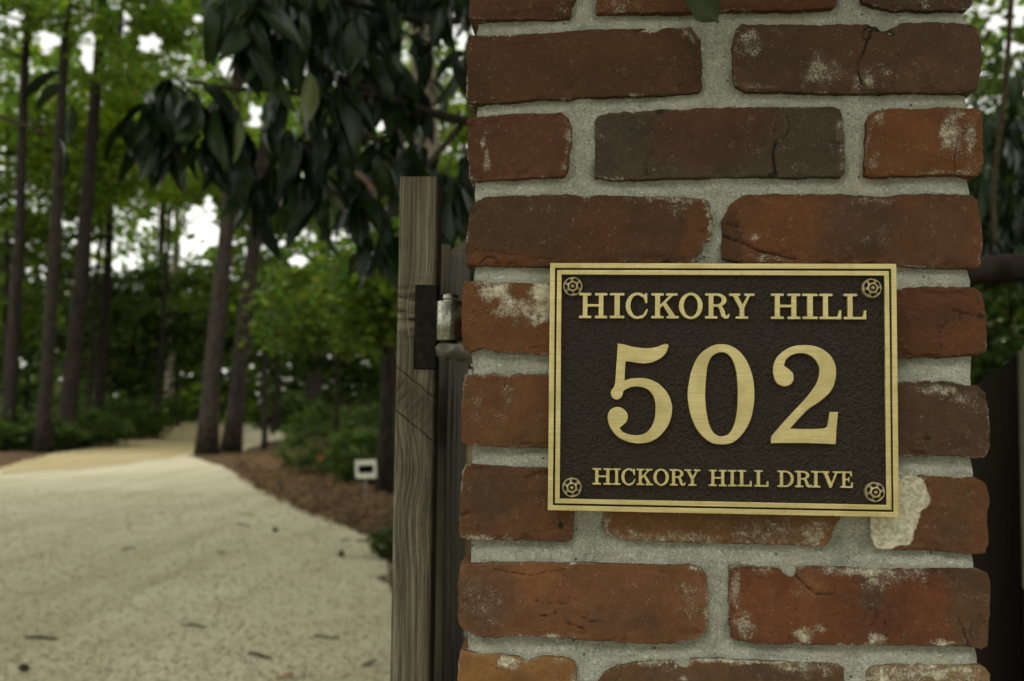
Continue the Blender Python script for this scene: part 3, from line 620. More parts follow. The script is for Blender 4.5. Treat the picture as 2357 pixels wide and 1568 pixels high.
# the two return faces: stretchers behind the corner bricks
for ln, nm in ((.20, 's'), (.075, 'h')):
    bm = bmesh.new(); add_box(bm, -.05, .05, 0, ln, -.031, .031, .004, 2)
    bmesh.ops.subdivide_edges(bm, edges=bm.edges[:], cuts=2)
    for v in bm.verts: v.co += Vector([random.uniform(-.0012, .0012) for _ in range(3)])
    me = bpy.data.meshes.new('brick'); bm.to_mesh(me); bm.free()
    a = me.attributes.new('tint', 'FLOAT_COLOR', 'POINT')
    c = lin((134, 76, 48)) if nm == 's' else lin((116, 70, 50))
    a.data.foreach_set('color', np.tile(np.r_[c, 1].astype(np.float32), len(me.vertices)))
    a = me.attributes.new('mask', 'FLOAT_COLOR', 'POINT'); a.data.foreach_set('color', np.tile(np.float32([0, 0, 0, 1]), len(me.vertices)))
    meshes[nm] = me
for k in range(-18, 11):
    zz = zc['R7A'] + k * course
    if zz < .03: continue
    for sx in (XL + .052, XR - .052):
        a, b = ((.118, 's'), (.343, 'h')) if k % 2 else ((.118, 'h'), (.218, 's'))
        for yy, nm in (a, b):
            obj('brick', meshes[nm], M['brick'], pillar, Vector((sx + random.uniform(-.003, .003), yy, zz)) - PO)

# mortar: one bed with a raked, sandy surface that rises to the edges of the bricks below each joint
mx0, mx1, mz0, mz1, ms = XL + .009, XR - .009, 1.10, 1.90, .002
gx = np.arange(mx0, mx1, ms); gz = np.arange(mz0, mz1, ms); GX, GZ = np.meshgrid(gx, gz, indexing='ij')
above = np.full(GX.shape, 9.); below = np.full(GX.shape, -9.)
for n in BR:
    t = np.array(BR[n]['t']) * 1e-4; b = np.array(BR[n]['b']) * 1e-4
    lo = min(t[0, 0], b[0, 0], *[p[0] * 1e-4 for p in BR[n]['l']]); hi = max(t[-1, 0], b[-1, 0], *[p[0] * 1e-4 for p in BR[n]['r']])
    inx = (GX > lo - .001) & (GX < hi + .001)
    zt = np.interp(GX, t[:, 0], t[:, 1]); zb = np.interp(GX, b[:, 0], b[:, 1])
    above = np.where(inx & (zb > GZ - .012), np.minimum(above, np.maximum(zb, GZ)), above)
    below = np.where(inx & (zt < GZ + .012), np.maximum(below, np.minimum(zt, GZ)), below)
gap = above - below; tt = np.clip((GZ - below) / np.maximum(gap, 1e-4), 0, 1)
rec = np.where(gap < .045, .0008 + .0052 * sstep(.2, .97, tt), .0030)
rec = np.where(gap < .0015, .0045, rec)
pad = np.pad(rec, 3, mode='edge')
for _ in range(3):
    pad[1:-1, 1:-1] = (pad[1:-1, 1:-1] + pad[2:, 1:-1] + pad[:-2, 1:-1] + pad[1:-1, 2:] + pad[1:-1, :-2]) / 5
rec = pad[3:-3, 3:-3] + .003 * (fbm(GX / .02, GZ / .012, 5, 3) - .5) + .0012 * (fbm(GX / .004, GZ / .004, 9, 3) - .5)
edge = np.minimum(GX - mx0, mx1 - GX); rec = rec + .005 * sstep(.010, 0, edge)
mv = np.stack([GX, rec, GZ], -1).reshape(-1, 3)
wob = .006 * (fbm(gz / .03, gz * 0 + 2.2, 3, 3) - .5)
nu, nv = GX.shape
sidev, sideq, off = [], [], len(mv)
for e, i in ((0, 0), (1, nu - 1)):
    ridx = i * nv + np.arange(nv); mv[ridx, 0] += wob * (1 if e else -1)
    bk = mv[ridx].copy(); bk[:, 1] = .41; sidev.append(bk); cur = off + np.arange(nv); off += nv
    q = np.stack([ridx[:-1], ridx[1:], cur[1:], cur[:-1]], 1); sideq.append(q if e == 0 else q[:, ::-1])
mq = np.concatenate([grid_faces(nu, nv)] + sideq)
obj('mortar', np_mesh('mortar', np.concatenate([mv] + sidev), mq, None, True), M['mortar'], pillar, -PO)
obj('mortar', box_mesh('mortar', mx0 + .002, mx1 - .002, .008, .41, -.1, 1.099), M['mortar'], pillar, -PO)
obj('mortar', box_mesh('mortar', mx0 + .002, mx1 - .002, .008, .41, 1.901, zc['R0B'] + .028 + 3.5 * course), M['mortar'], pillar, -PO)

# ------------------------------------------------------------------ the cast plaque
PX0, PX1, PZ0, PZ1 = -.0303, .2612, 1.3610, 1.5728
PY = -.0125                                    # front of the raised brass
plaque = empty('address_plaque', ((PX0 + PX1) / 2, -.004, PZ0), label='brass and dark bronze plaque reading HICKORY HILL 502 HICKORY HILL DRIVE', cat='plaque')
QO = -Vector(plaque.location)


def poly_curve_mesh(name, loops, depth, bevel):
    cu = bpy.data.curves.new(name, 'CURVE'); cu.dimensions = '2D'; cu.fill_mode = 'BOTH'
    cu.extrude = depth / 2 - bevel; cu.bevel_depth = bevel; cu.bevel_resolution = 1; cu.offset = -bevel
    for lp in loops:
        s = cu.splines.new('POLY'); s.points.add(len(lp) - 1); s.use_cyclic_u = True
        s.points.foreach_set('co', np.concatenate([np.asarray(lp), np.zeros((len(lp), 1)), np.ones((len(lp), 1))], 1).astype(np.float32).ravel())
    tmp = bpy.data.objects.new('tmp', cu); COL.objects.link(tmp)
    dg = bpy.context.evaluated_depsgraph_get(); me = bpy.data.meshes.new_from_object(tmp.evaluated_get(dg))
    bpy.data.objects.remove(tmp); bpy.data.curves.remove(cu); me.name = name
    n = len(me.vertices); co = np.empty(n * 3, np.float32); me.vertices.foreach_get('co', co); co = co.reshape(-1, 3)
    co = np.stack([co[:, 0], -co[:, 2], co[:, 1]], 1); me.vertices.foreach_set('co', co.ravel()); me.update()
    return me


def spline_closed(p, sub=6, corners=()):
    p = np.asarray(p, float); n = len(p); out = []
    for i in range(n):
        p0, p1, p2, p3 = p[i - 1], p[i], p[(i + 1) % n], p[(i + 2) % n]
        a0 = np.zeros(2) if i in corners else (p2 - p0) / 2
        a1 = np.zeros(2) if (i + 1) % n in corners else (p3 - p1) / 2
        lc = np.linalg.norm(p2 - p1)
        for a in (a0, a1):
            l = np.linalg.norm(a)
            if l > lc: a *= lc / l
        for k in range(sub):
            t = k / sub; t2, t3 = t * t, t * t * t
            out.append((2 * t3 - 3 * t2 + 1) * p1 + (t3 - 2 * t2 + t) * a0 + (-2 * t3 + 3 * t2) * p2 + (t3 - t2) * a1)
    return np.array(out)


def rect(x0, z0, x1, z1):
    return [(x0, z0), (x1, z0), (x1, z1), (x0, z1)]


def plate_part(name, loops, y0, y1, mat, bevel=.0004):
    me = poly_curve_mesh(name, loops, y1 - y0, bevel)
    return obj(name, me, mat, plaque, QO + Vector((0, (y0 + y1) / 2, 0)))


# dark pebbled field with its backing, and the two brass bands with the dark groove between them
plate_part('back_plate', [rect(PX0 + .0008, PZ0 + .0008, PX1 - .0008, PZ1 - .0008)], -.0095, -.0045, M['bronze'], .0006)
b1, b2, b3 = .0043, .0060, .0100
plate_part('outer_band', [rect(PX0, PZ0, PX1, PZ1), rect(PX0 + b1, PZ0 + b1, PX1 - b1, PZ1 - b1)], PY, -.0046, M['brass'])
plate_part('inner_band', [rect(PX0 + b2, PZ0 + b2, PX1 - b2, PZ1 - b2), rect(PX0 + b3, PZ0 + b3, PX1 - b3, PZ1 - b3)], PY, -.0092, M['brass'])

mmt = lambda p: np.array(p, float) * 1e-4
C5 = [i for i, p in enumerate(D5) if p in ([282, 15035], [350, 14884], [341, 14718], [303, 14317], [329, 14626], [250, 14659])]
C2 = [i for i, p in enumerate(D2) if p in ([1571, 14262], [1568, 14206], [2100, 14206], [2123, 14476], [2054, 14475], [1726, 14331], [1678, 14860])]
for loops in ([spline_closed(mmt(D5), 6, C5)], [spline_closed(mmt(D0[0]), 8), spline_closed(mmt(D0[1]), 8)], [spline_closed(mmt(D2), 6, C2)]):
    plate_part('numeral', loops, PY - .0002, -.0092, M['brass'], .00035)

# slab-serif capitals as unions of simple shapes, outlined from their distance field
SH = {
    'H': (1.10, [('r', 0, 0, .48, .10), ('r', 0, .90, .48, 1), ('r', .62, 0, 1.10, .10), ('r', .62, .90, 1.10, 1), ('r', .15, 0, .33, 1), ('r', .77, 0, .95, 1), ('r', .3, .46, .8, .56)]),
    'I': (.50, [('r', 0, 0, .50, .10), ('r', 0, .90, .50, 1), ('r', .16, 0, .34, 1)]),
    'L': (.86, [('r', 0, 0, .86, .10), ('r', 0, .90, .52, 1), ('r', .15, 0, .34, 1), ('p', [(.70, .05), (.86, .05), (.86, .36), (.78, .36)])]),
    'E': (.86, [('r', 0, 0, .86, .10), ('r', 0, .90, .80, 1), ('r', .15, 0, .34, 1), ('p', [(.70, .05), (.86, .05), (.86, .34), (.78, .34)]), ('p', [(.64, .95), (.80, .95), (.80, .68), (.72, .68)]), ('r', .3, .465, .6, .555), ('r', .55, .36, .63, .66)]),
    'D': (1.0, [('r', 0, 0, .5, .10), ('r', 0, .90, .5, 1), ('r', .15, 0, .34, 1), ('h', .47, .5, .53, .5, .34, .40)]),
    'O': (.95, [('o', .475, .5, .475, .52, .285, .42)]),
    'C': (.90, [('c', .475, .5, .475, .52, .285, .42), ('p', [(.70, .86), (.79, 1.0), (.87, 1.0), (.87, .60), (.79, .60), (.76, .72)]), ('k', [(.66, .06, .055), (.78, .16, .05), (.855, .33, .04)])]),
    'K': (1.08, [('r', 0, 0, .49, .10), ('r', 0, .90, .49, 1), ('r', .15, 0, .34, 1), ('r', .58, .90, 1.03, 1), ('r', .60, 0, 1.08, .10), ('p', [(.30, .36), (.30, .50), (.76, .95), (.90, .95)]), ('p', [(.43, .56), (.56, .66), (.98, .05), (.74, .05)])]),
    'R': (1.0, [('r', 0, 0, .50, .10), ('r', 0, .90, .5, 1), ('r', .15, 0, .34, 1), ('h', .47, .735, .40, .265, .21, .165), ('r', .3, .47, .5, .57), ('k', [(.52, .52, .05), (.63, .45, .075), (.70, .30, .09), (.74, .14, .085), (.82, .06, .06), (.92, .06, .05), (.965, .16, .035)])]),
    'Y': (1.06, [('r', 0, .90, .47, 1), ('r', .64, .90, 1.06, 1), ('r', .28, 0, .80, .10), ('r', .445, 0, .635, .5), ('p', [(.13, .95), (.34, .95), (.63, .44), (.445, .40)]), ('p', [(.79, .95), (.91, .95), (.63, .42), (.52, .48)])]),
    'V': (1.06, [('r', 0, .90, .46, 1), ('r', .66, .90, 1.06, 1), ('p', [(.13, .95), (.34, .95), (.63, .12), (.56, 0), (.47, 0)]), ('p', [(.80, .95), (.91, .95), (.57, 0), (.5, .05)])]),
}


def sdf_poly(X, Z, pts):
    d = seg_dist(X, Z, list(pts) + [pts[0]]); ins = np.zeros(X.shape, bool)
    for (ax, az), (bx, bz) in zip(pts, list(pts[1:]) + [pts[0]]):
        if az == bz: continue
        c = ((az > Z) != (bz > Z)) & (X < (bx - ax) * (Z - az) / (bz - az) + ax); ins ^= c
    return np.where(ins, -d, d)


def sdf_ell(X, Z, cx, cz, a, b):
    k = np.hypot((X - cx) / a, (Z - cz) / b); g = np.hypot((X - cx) / a ** 2, (Z - cz) / b ** 2) + 1e-9
    return k * (k - 1) / g


def glyph(ch):
    w, sh = SH[ch]; st = .0125
    gx = np.arange(-.06, w + .061, st); gz = np.arange(-.08, 1.081, st); X, Z = np.meshgrid(gx, gz, indexing='ij'); F = np.full(X.shape, 9.)
    for s in sh:
        if s[0] == 'r': d = sdf_poly(X, Z, [(s[1], s[2]), (s[3], s[2]), (s[3], s[4]), (s[1], s[4])])
        elif s[0] == 'p': d = sdf_poly(X, Z, s[1])
        elif s[0] in 'oc':
            d = np.maximum(sdf_ell(X, Z, *s[1:5]), -sdf_ell(X, Z, s[1], s[2], s[5], s[6]))
            if s[0] == 'c': d = np.maximum(d, -sdf_poly(X, Z, [(.62, .12), (1.2, .12), (1.2, .84), (.62, .84)]))
        elif s[0] == 'h':
            d = np.maximum(sdf_ell(X, Z, *s[1:5]), -sdf_ell(X, Z, s[1], s[2], s[5], s[6])); d = np.maximum(d, s[1] - X)
            bar = np.minimum(sdf_poly(X, Z, rect(.2, s[2] + s[6], s[1] + .01, s[2] + s[4])), sdf_poly(X, Z, rect(.2, s[2] - s[4], s[1] + .01, s[2] - s[6])))
            d = np.minimum(d, bar)
        else:
            d = np.full(X.shape, 9.)
            for (ax, az, ar), (bx, bz, br) in zip(s[1][:-1], s[1][1:]):
                L = (bx - ax) ** 2 + (bz - az) ** 2; t = np.clip(((X - ax) * (bx - ax) + (Z - az) * (bz - az)) / L, 0, 1)
                d = np.minimum(d, np.hypot(X - ax - t * (bx - ax), Z - az - t * (bz - az)) - (ar + t * (br - ar)))
        F = np.minimum(F, d)
    for _ in range(2):                          # the casting's soft corners
        F[1:-1, 1:-1] = (2 * F[1:-1, 1:-1] + F[2:, 1:-1] + F[:-2, 1:-1] + F[1:-1, 2:] + F[1:-1, :-2]) / 6
    # marching squares
    segs = {}
    nx, nz = F.shape; ins = F < 0

    def pt(e):
        (i, j), (k, l) = e; a, b = F[i, j], F[k, l]; t = a / (a - b)
        return (gx[i] + (gx[k] - gx[i]) * t, gz[j] + (gz[l] - gz[j]) * t)
    nxt = {}
    for i in range(nx - 1):
        for j in range(nz - 1):
            c = [(i, j), (i + 1, j), (i + 1, j + 1), (i, j + 1)]; s = [ins[q] for q in c]
            if all(s) or not any(s): continue
            ex, en = [], []
            for k in range(4):
                a, b = c[k], c[(k + 1) % 4]
                if s[k] and not s[(k + 1) % 4]: ex.append(tuple(sorted((a, b))))
                if not s[k] and s[(k + 1) % 4]: en.append(tuple(sorted((a, b))))
            for a, b in zip(ex, en): nxt[a] = b
    loops = []
    while nxt:
        s0 = next(iter(nxt)); lp = []; e = s0
        while e in nxt:
            lp.append(pt(e)); e = nxt.pop(e)
        if len(lp) > 8: loops.append(np.array(lp))
    return w, loops


GL = {}
for ch, x0, x1, z0, z1 in LET:
    if ch not in GL: GL[ch] = glyph(ch)
    w, lps = GL[ch]; sx = (x1 - x0) * 1e-4 / w; sz = (z1 - z0) * 1e-4
    plate_part('letter', [np.stack([x0 * 1e-4 + l[:, 0] * sx, z0 * 1e-4 + l[:, 1] * sz], 1) for l in lps], PY, -.0092, M['brass'], .0002)

# cast rosette screw heads
nr, na = 30, 72
rr = np.linspace(0, 1, nr)[:, None] + np.zeros((1, na)); th = np.arange(na)[None] / na * 2 * np.pi + np.zeros((nr, 1))
pet = .5 + .5 * np.cos(6 * th)
hgt = .55 * np.sqrt(np.clip(1 - rr ** 2, 0, 1))
hgt += .22 * np.exp(-(rr / .16) ** 2) - .16 * np.exp(-((rr - .27) / .07) ** 2)
blob = sstep(.3, .7, .5 - .5 * np.cos(6 * th)); inner = np.exp(-((rr - (.42 + .02 * pet)) / .11) ** 2); groove = np.exp(-((rr - .67) / .13) ** 4) * blob; rim = np.exp(-((rr - .90) / .07) ** 2)
hgt += .10 * inner - .20 * groove + .12 * rim
tone = .44 + .40 * inner + .6 * np.exp(-(rr / .15) ** 2) - .55 * groove - .5 * np.exp(-((rr - .27) / .06) ** 2) + .5 * rim
R0 = .0086
rv = np.stack([rr * R0 * np.cos(th), -hgt * .0090, rr * R0 * np.sin(th)], -1).reshape(-1, 3)
i = np.arange(nr - 1)[:, None] * na + np.arange(na)[None]; j = np.arange(nr - 1)[:, None] * na + (np.arange(na)[None] + 1) % na
rme = np_mesh('rosette', rv, np.stack([i, j, j + na, i + na], -1).reshape(-1, 4)[:, ::-1], None, True, {'tint': np.repeat(np.clip(tone, 0, 1).reshape(-1, 1), 3, 1)})
for k, (x, z) in enumerate([(-.0107, 1.5525), (.2410, 1.5521), (-.0097, 1.3806), (.2418, 1.3815)]):
    o = obj('rosette_screw', rme, M['patina'], plaque, QO + Vector((x, -.0096, z))); o.rotation_euler = (random.uniform(-.06, .06), .4 + k * .5, random.uniform(-.06, .06))

plaque.location.y -= .0035                      # it stands a little off the uneven bricks

# ------------------------------------------------------------------ the open wooden gate on the left
GX0, GX1, GY, GT, GB = -.2005, -.1592, .18, 1.6948, .12
gate = empty('wooden_gate', (-.18, .2, 0), label='weathered picket gate standing open on its hinge at the left of the pillar', cat='gate')
GO = -Vector(gate.location)
# stile: fine mesh so that the grain, the knot and the checks are in the wood itself
nw, nh = 56, 900
fx = np.linspace(0, 1, nw)[:, None] + np.zeros((1, nh)); fz = np.linspace(0, 1, nh)[None] + np.zeros((nw, 1))
zb_, zt_ = 1.0, GT
X = GX0 + fx * (GX1 - GX0); Z = zb_ + fz * (zt_ - zb_)
kx, kz = -.186, 1.455                       # the knot crosses the face on a slant below the hinge leaf
ds_ = ((X - kx) * .62 + (Z - kz) * .78); along = ((X - kx) * .78 - (Z - kz) * .62)
bend = .005 * np.exp(-((Z - 1.40) / .05) ** 2) * np.sin((Z - 1.40) / .03) + .006 * np.exp(-((Z - 1.55) / .03) ** 2)
gcoord = (X + bend + .35 * (Z - 1.395) ** 2 * np.exp(-((Z - 1.39) / .06) ** 2) * 9)
g1 = .5 + .5 * np.sin(gcoord / .00026 + 2.5 * vnoise(gcoord / .004, Z / .06, 3) * 3); g2 = .45 * fbm(gcoord / .0022, Z / .10, 4, 4) + .55 * fbm(gcoord / .0009, Z / .16, 5, 3)
kn = np.exp(-(ds_ / .017) ** 4)            # band of cross-grain
g3 = fbm(along / .0016, ds_ / .012, 8, 3)
lines = sstep(.30, .70, fbm(gcoord / .0012, Z / .35, 6, 3)); fleck = sstep(.55, .8, fbm(gcoord / .0012, Z / .02, 7, 3))
tone = .62 + .5 * lines + .35 * (g2 - .5) * 2 - .18 * fleck
tone = tone * (1 - kn) + kn * (.62 + .55 * (g3 - .5))
saw = np.exp(-((Z - 1.548) / .024) ** 2) * (fbm(X / .02, Z / .0035, 12, 3) - .5) * 3.2; tone = tone + saw     # saw marks by the hinge leaf
hz = np.zeros_like(X)
for off_ in (-.018, .018):
    q = np.exp(-((ds_ - off_ + .0006 * (fbm(along / .01, ds_ / .01, 15, 2) - .5) * 2) / .0006) ** 2) * (np.abs(along) < .05); tone = tone - .4 * q; hz = hz + q
for a0 in (-.006, .004, .011, -.016):
    q = np.exp(-((along - a0 - .003 * (fbm(ds_ / .008, along * 0 + a0 * 99, 21, 2) - .5)) / .0005) ** 2) * (np.abs(ds_ - .0) < .012); tone = tone - .22 * q; hz = hz + .4 * q
tone = tone * (.78 + .5 * fbm(X / .03, Z / .12, 33, 3))
tone = np.clip(tone, .08, 1.3)
yv = GY + .0009 * (g2 - .5) + .0006 * (1 - g1) * .6 + .0018 * np.clip(hz, 0, 1) + .0015 * sstep(.05, 0, np.minimum(fx, 1 - fx))
sv = np.stack([X, yv, Z], -1).reshape(-1, 3)
tc = np.clip(tone, 0, 1.3).reshape(-1, 1) * np.array([[1.0, .97, .86]]); nb = nw * nh
q = [grid_faces(nw, nh)]; extra = []; off = nb
for e, i in ((0, 0), (1, nw - 1)):
    rid = i * nh + np.arange(nh); bk = sv[rid].copy(); bk[:, 1] = GY + .089; bk[:, 0] -= .0080; extra.append(bk); cur = off + np.arange(nh); off += nh
    qq = np.stack([rid[:-1], rid[1:], cur[1:], cur[:-1]], 1); q.append(qq if e == 0 else qq[:, ::-1])
rid = np.arange(nw) * nh + nh - 1; bk = sv[rid].copy(); bk[:, 1] = GY + .089; bk[:, 0] -= .0080; bk[:, 2] -= .001; extra.append(bk); cur = off + np.arange(nw)
q.append(np.stack([rid[:-1], cur[:-1], cur[1:], rid[1:]], 1))
ta = np.concatenate([tc, np.full((sum(len(e) for e in extra), 3), .62)])
obj('stile', np_mesh('stile', np.concatenate([sv] + extra), np.concatenate(q), None, True, {'tint': ta}), M['stile'], gate, GO)
lower = box_mesh('stile', GX0, GX1, GY, GY + .089, GB, zb_ - .0005, .002)
a = lower.attributes.new('tint', 'FLOAT_COLOR', 'POINT'); a.data.foreach_set('color', np.tile(np.float32([.7, .68, .6, 1]), len(lower.vertices)))
obj('stile', lower, M['stile'], gate, GO)
# pickets on the gate's right face and rails behind them; the leaf leads away from the camera, a little to the left
ga = math.radians(5.5); gd = np.array([-math.sin(ga), math.cos(ga)]); gn = np.array([math.cos(ga), math.sin(ga)])


def gate_box(name, s0, s1, n0, n1, z0, z1, mat, bev=.002):
    me = box_mesh(name, n0, n1, s0, s1, z0, z1, bev)
    o = obj(name, me, mat, gate, GO + Vector((-.195, .272, 0))); o.rotation_euler = (0, 0, ga); return o


for k in range(12):
    s = .03 + k * .118; t = (k - .5) / 11
    top = 1.652 + .22 * max(t, 0) ** 1.25
    gate_box('picket', s, s + .088, .006 + .010 * (k % 2), .022 + .010 * (k % 2), .16, top + random.uniform(-.004, .004), M['picket'])
for z in (.32, .95, 1.40):
    gate_box('rail', 0, 1.43, -.008, .004, z, z + .088, M['picket'])
gate_box('stile', 1.432, 1.52, -.030, .020, GB, 1.66, M['picket'])
# hinge: iron leaf let into the stile, steel barrel on a pin, bracket built into the brick joint
hinge = empty('hinge', (0, 0, 0)); hinge.parent = gate; hinge.location = GO
bm = bmesh.new(); add_box(bm, -.1815, -.1575, GY - .0016, GY + .014, 1.4865, 1.5770, .0012, 2)
bmesh.ops.subdivide_edges(bm, edges=bm.edges[:], cuts=3)
for v in bm.verts: v.co += Vector((random.uniform(-.0006, .0006), random.uniform(-.0006, .0006), 0))
me = bpy.data.meshes.new('leaf'); bm.to_mesh(me); bm.free(); obj('hinge_leaf', me, M['iron'], hinge)
hx, hy = -.1440, .184


def ring_tube(name, r, z0, z1, mat, bev=.0015, n=32):
    pts = [(hx, hy, z) for z in (z0, z0 + bev * .3, z0 + bev, z1 - bev, z1 - bev * .3, z1)]
    return tube_obj(name, pts, [r - bev, r - bev * .3, r, r, r - bev * .3, r - bev], mat, hinge, n)


ring_tube('barrel', .0165, 1.5165, 1.5600, M['zinc'])
ring_tube('pin', .0100, 1.5595, 1.5670, M['zinc'], .001)
ring_tube('pin', .0085, 1.500, 1.5166, M['oldzinc'], .001)


def bracket(bm):
    pr = [(.006, 0), (.018, .012), (.05, .014), (.09, .014), (.09, -.014), (.05, -.014), (.018, -.012)]
    t = [bm.verts.new((hx - .0195 + x * .9, hy - .02 + y, 1.5125 - .0 * x)) for x, y in pr]
    t2 = [bm.verts.new((hx - .0175 + x * .9, hy - .02 + y * .8, 1.4985 - .12 * x)) for x, y in pr]
    bm.faces.new(t[::-1]); bm.faces.new(t2)
    for k in range(len(pr)): bm.faces.new((t[k], t[(k + 1) % len(pr)], t2[(k + 1) % len(pr)], t2[k]))
    bmesh.ops.recalc_face_normals(bm, faces=bm.faces[:])
    bmesh.ops.bevel(bm, geom=bm.edges[:], offset=.0025, segments=2, affect='EDGES')


obj('bracket', bm_mesh('bracket', bracket, True), M['oldzinc'], hinge)

# ------------------------------------------------------------------ the dark gate leaf right of the pillar
rg = empty('board_gate', (.51, .33, 0), label='dark board gate leaf behind the right edge of the pillar with pale front board', cat='gate')
rd = np.array([.45, 1.29]); rd /= np.linalg.norm(rd); ra = math.atan2(-rd[0], rd[1])
p0 = onY(2341, 900, .31)


def rbox(name, s0, s1, n0, n1, z0, z1, mat):
    o = obj(name, box_mesh(name, n0, n1, s0, s1, z0, z1, .002), mat, rg, Vector((p0[0], p0[1], 0)) - Vector(rg.location)); o.rotation_euler = (0, 0, ra); return o


for k in range(18):
    rbox('board', .004 + k * .137, .004 + k * .137 + .133, .0, .02, .15, 1.516 + random.uniform(-.004, .003), M['darkwood'])
for z in (.3, 1.2): rbox('rail', 0.002, 2.46, .021, .06, z, z + .09, M['darkwood'])
zt = onY(2350, 808, .30)[2]; zb2 = onY(2350, 1355, .30)[2]
rbox('front_board', -.022, -.001, .0, .10, zb2, zt, M['palewood'])
rbox('post', -.001, .003, .001, .062, .15, 1.5, M['darkwood'])

# ------------------------------------------------------------------ ground
def ground_sheet(name, poly, z, mat, seg=.25, jit=.06, seed=0, kind='structure'):
    p = [np.array(q[:2], float) for q in poly]; out = []
    for a, b in zip(p, p[1:] + p[:1]):
        L = np.linalg.norm(b - a); k = max(1, min(60, int(L / seg))); far = max(1., np.linalg.norm(a - CAM[:2]) / 12)
        n = np.array([-(b - a)[1], (b - a)[0]]) / max(L, 1e-6)
        for i in range(k):
            q = a + (b - a) * i / k
            out.append(q + n * (fbm(q[0] / .5, q[1] / .5, seed, 3) - .5) * jit * 4 * min(far, 3))
    bm = bmesh.new(); f = bm.faces.new([bm.verts.new((*q, z)) for q in out]); bm.normal_update()
    if f.normal.z < 0: f.normal_flip()
    bmesh.ops.triangulate(bm, faces=[f], ngon_method='EAR_CLIP')
    me = bpy.data.meshes.new(name); bm.to_mesh(me); bm.free()
    return tag(obj(name, me, mat), kind=kind)


tag(obj('ground', np_mesh('ground', [(-400, -300, 0), (400, -300, 0), (400, 600, 0), (-400, 600, 0)], [(0, 1, 2, 3)]), M['straw']), kind='structure')
dl = [(0, 1078), (60, 1060), (130, 1044), (250, 1026), (300, 992), (360, 972), (430, 951), (520, 938), (640, 934), (690, 940)]
dr = [(690, 950), (640, 962), (620, 985), (650, 998), (700, 1003), (690, 1008), (620, 1017), (560, 1036), (425, 1049), (520, 1076), (565, 1105), (600, 1130), (650, 1146), (700, 1176), (750, 1192), (830, 1226), (890, 1252), (893, 1320), (862, 1332), (893, 1348)]
left = [np.array((-16., -12.)), np.array((-15.5, 8.))]
right = [np.array((-.85, 4.6)), np.array((-.52, .9)), np.array((-.50, -.5)), np.array((4., -.7)), np.array((6., -12.))]
gravel_poly = left + [gr(x, y) for x, y in dl] + [gr(x, y) for x, y in dr] + right
ground_sheet('gravel_drive', gravel_poly, .006, M['gravel'], .22, .035, 3)
tan = [(0, 1080), (60, 1062), (130, 1046), (250, 1028), (300, 994), (360, 974), (430, 953), (520, 940), (600, 938), (600, 960), (560, 985), (560, 1033), (425, 1046), (400, 1056), (320, 1064), (220, 1076), (100, 1084), (0, 1096)]
ground_sheet('sandy_lane', [gr(x, y) for x, y in tan], .012, M['sand'], .4, .05, 7)


def leaf_quads(c, size, flat=.5, seed=0, asp=.55):
    """one small rhombic leaf per centre"""
    r = np.random.default_rng(seed); n = len(c)
    nrm = r.normal(size=(n, 3)); nrm[:, 2] = np.abs(nrm[:, 2]) + flat * 2; nrm /= np.linalg.norm(nrm, axis=1)[:, None]
    a = np.cross(nrm, r.normal(size=(n, 3))); a /= np.linalg.norm(a, axis=1)[:, None]; b = np.cross(nrm, a)
    s = (np.asarray(size) * r.uniform(.6, 1.3, n))[:, None]
    v = np.stack([c - a * s, c - b * s * asp, c + a * s, c + b * s * asp], 1).reshape(-1, 3)
    return v, np.arange(n * 4).reshape(-1, 4)


def proj(p):
    d = np.asarray(p) - CAM; w = d @ FW
    return 1178.5 + 2291.5 * (d @ RT) / w, 784 - 2291.5 * (d @ UP) / w


# openings in the canopy through which the white sky shows
GAPS = [(466, 520, 44, 78), (432, 565, 20, 34), (500, 110, 36, 36), (525, 160, 24, 30), (205, 120, 30, 52), (112, 92, 36, 36), (283, 62, 20, 46), (588, 266, 22, 38), (342, 100, 36, 24), (30, 45, 36, 20),
        (340, 520, 34, 20), (395, 500, 11, 45), (572, 585, 15, 34), (455, 40, 20, 14), (690, 600, 26, 16), (640, 560, 18, 14), (905, 380, 22, 16), (840, 240, 14, 10), (885, 290, 18, 12),
        (2290, 60, 34, 34), (2335, 110, 24, 24), (2300, 300, 24, 14), (2345, 30, 16, 34), (2345, 215, 20, 8)]


def open_sky(c, soft=.35, seed=5, strength=1.):
    x, y = proj(c); keep = np.ones(len(c), bool); r = np.random.default_rng(seed)
    j = .15 + 1.9 * (fbm(x / 16, y / 16, 44, 4) - .18) + r.uniform(-soft, soft, len(c)) * .8
    for gx_, gy_, rx, ry in GAPS:
        keep &= ~((((x - gx_) / rx) ** 2 + ((y - gy_) / ry) ** 2) < j * strength)
    return c[keep]


def foliage(name, c, size, base, mat, parent, flat=.5, seed=0, var=.35, asp=.55, gaps=True):
    c = open_sky(np.asarray(c), seed=seed) if gaps else np.asarray(c)
    v, q = leaf_quads(c, size, flat, seed, asp); r = np.random.default_rng(seed + 1); n = len(c)
    t = np.array(base)[None] * np.exp(r.normal(size=(n, 1)) * var) * (1 + r.normal(size=(n, 3)) * [.18, .08, .2])
    t = np.clip(t, .002, .5)
    return obj(name, np_mesh(name, v, q, None, False, {'tint': np.repeat(t, 4, 0)}), mat, parent)


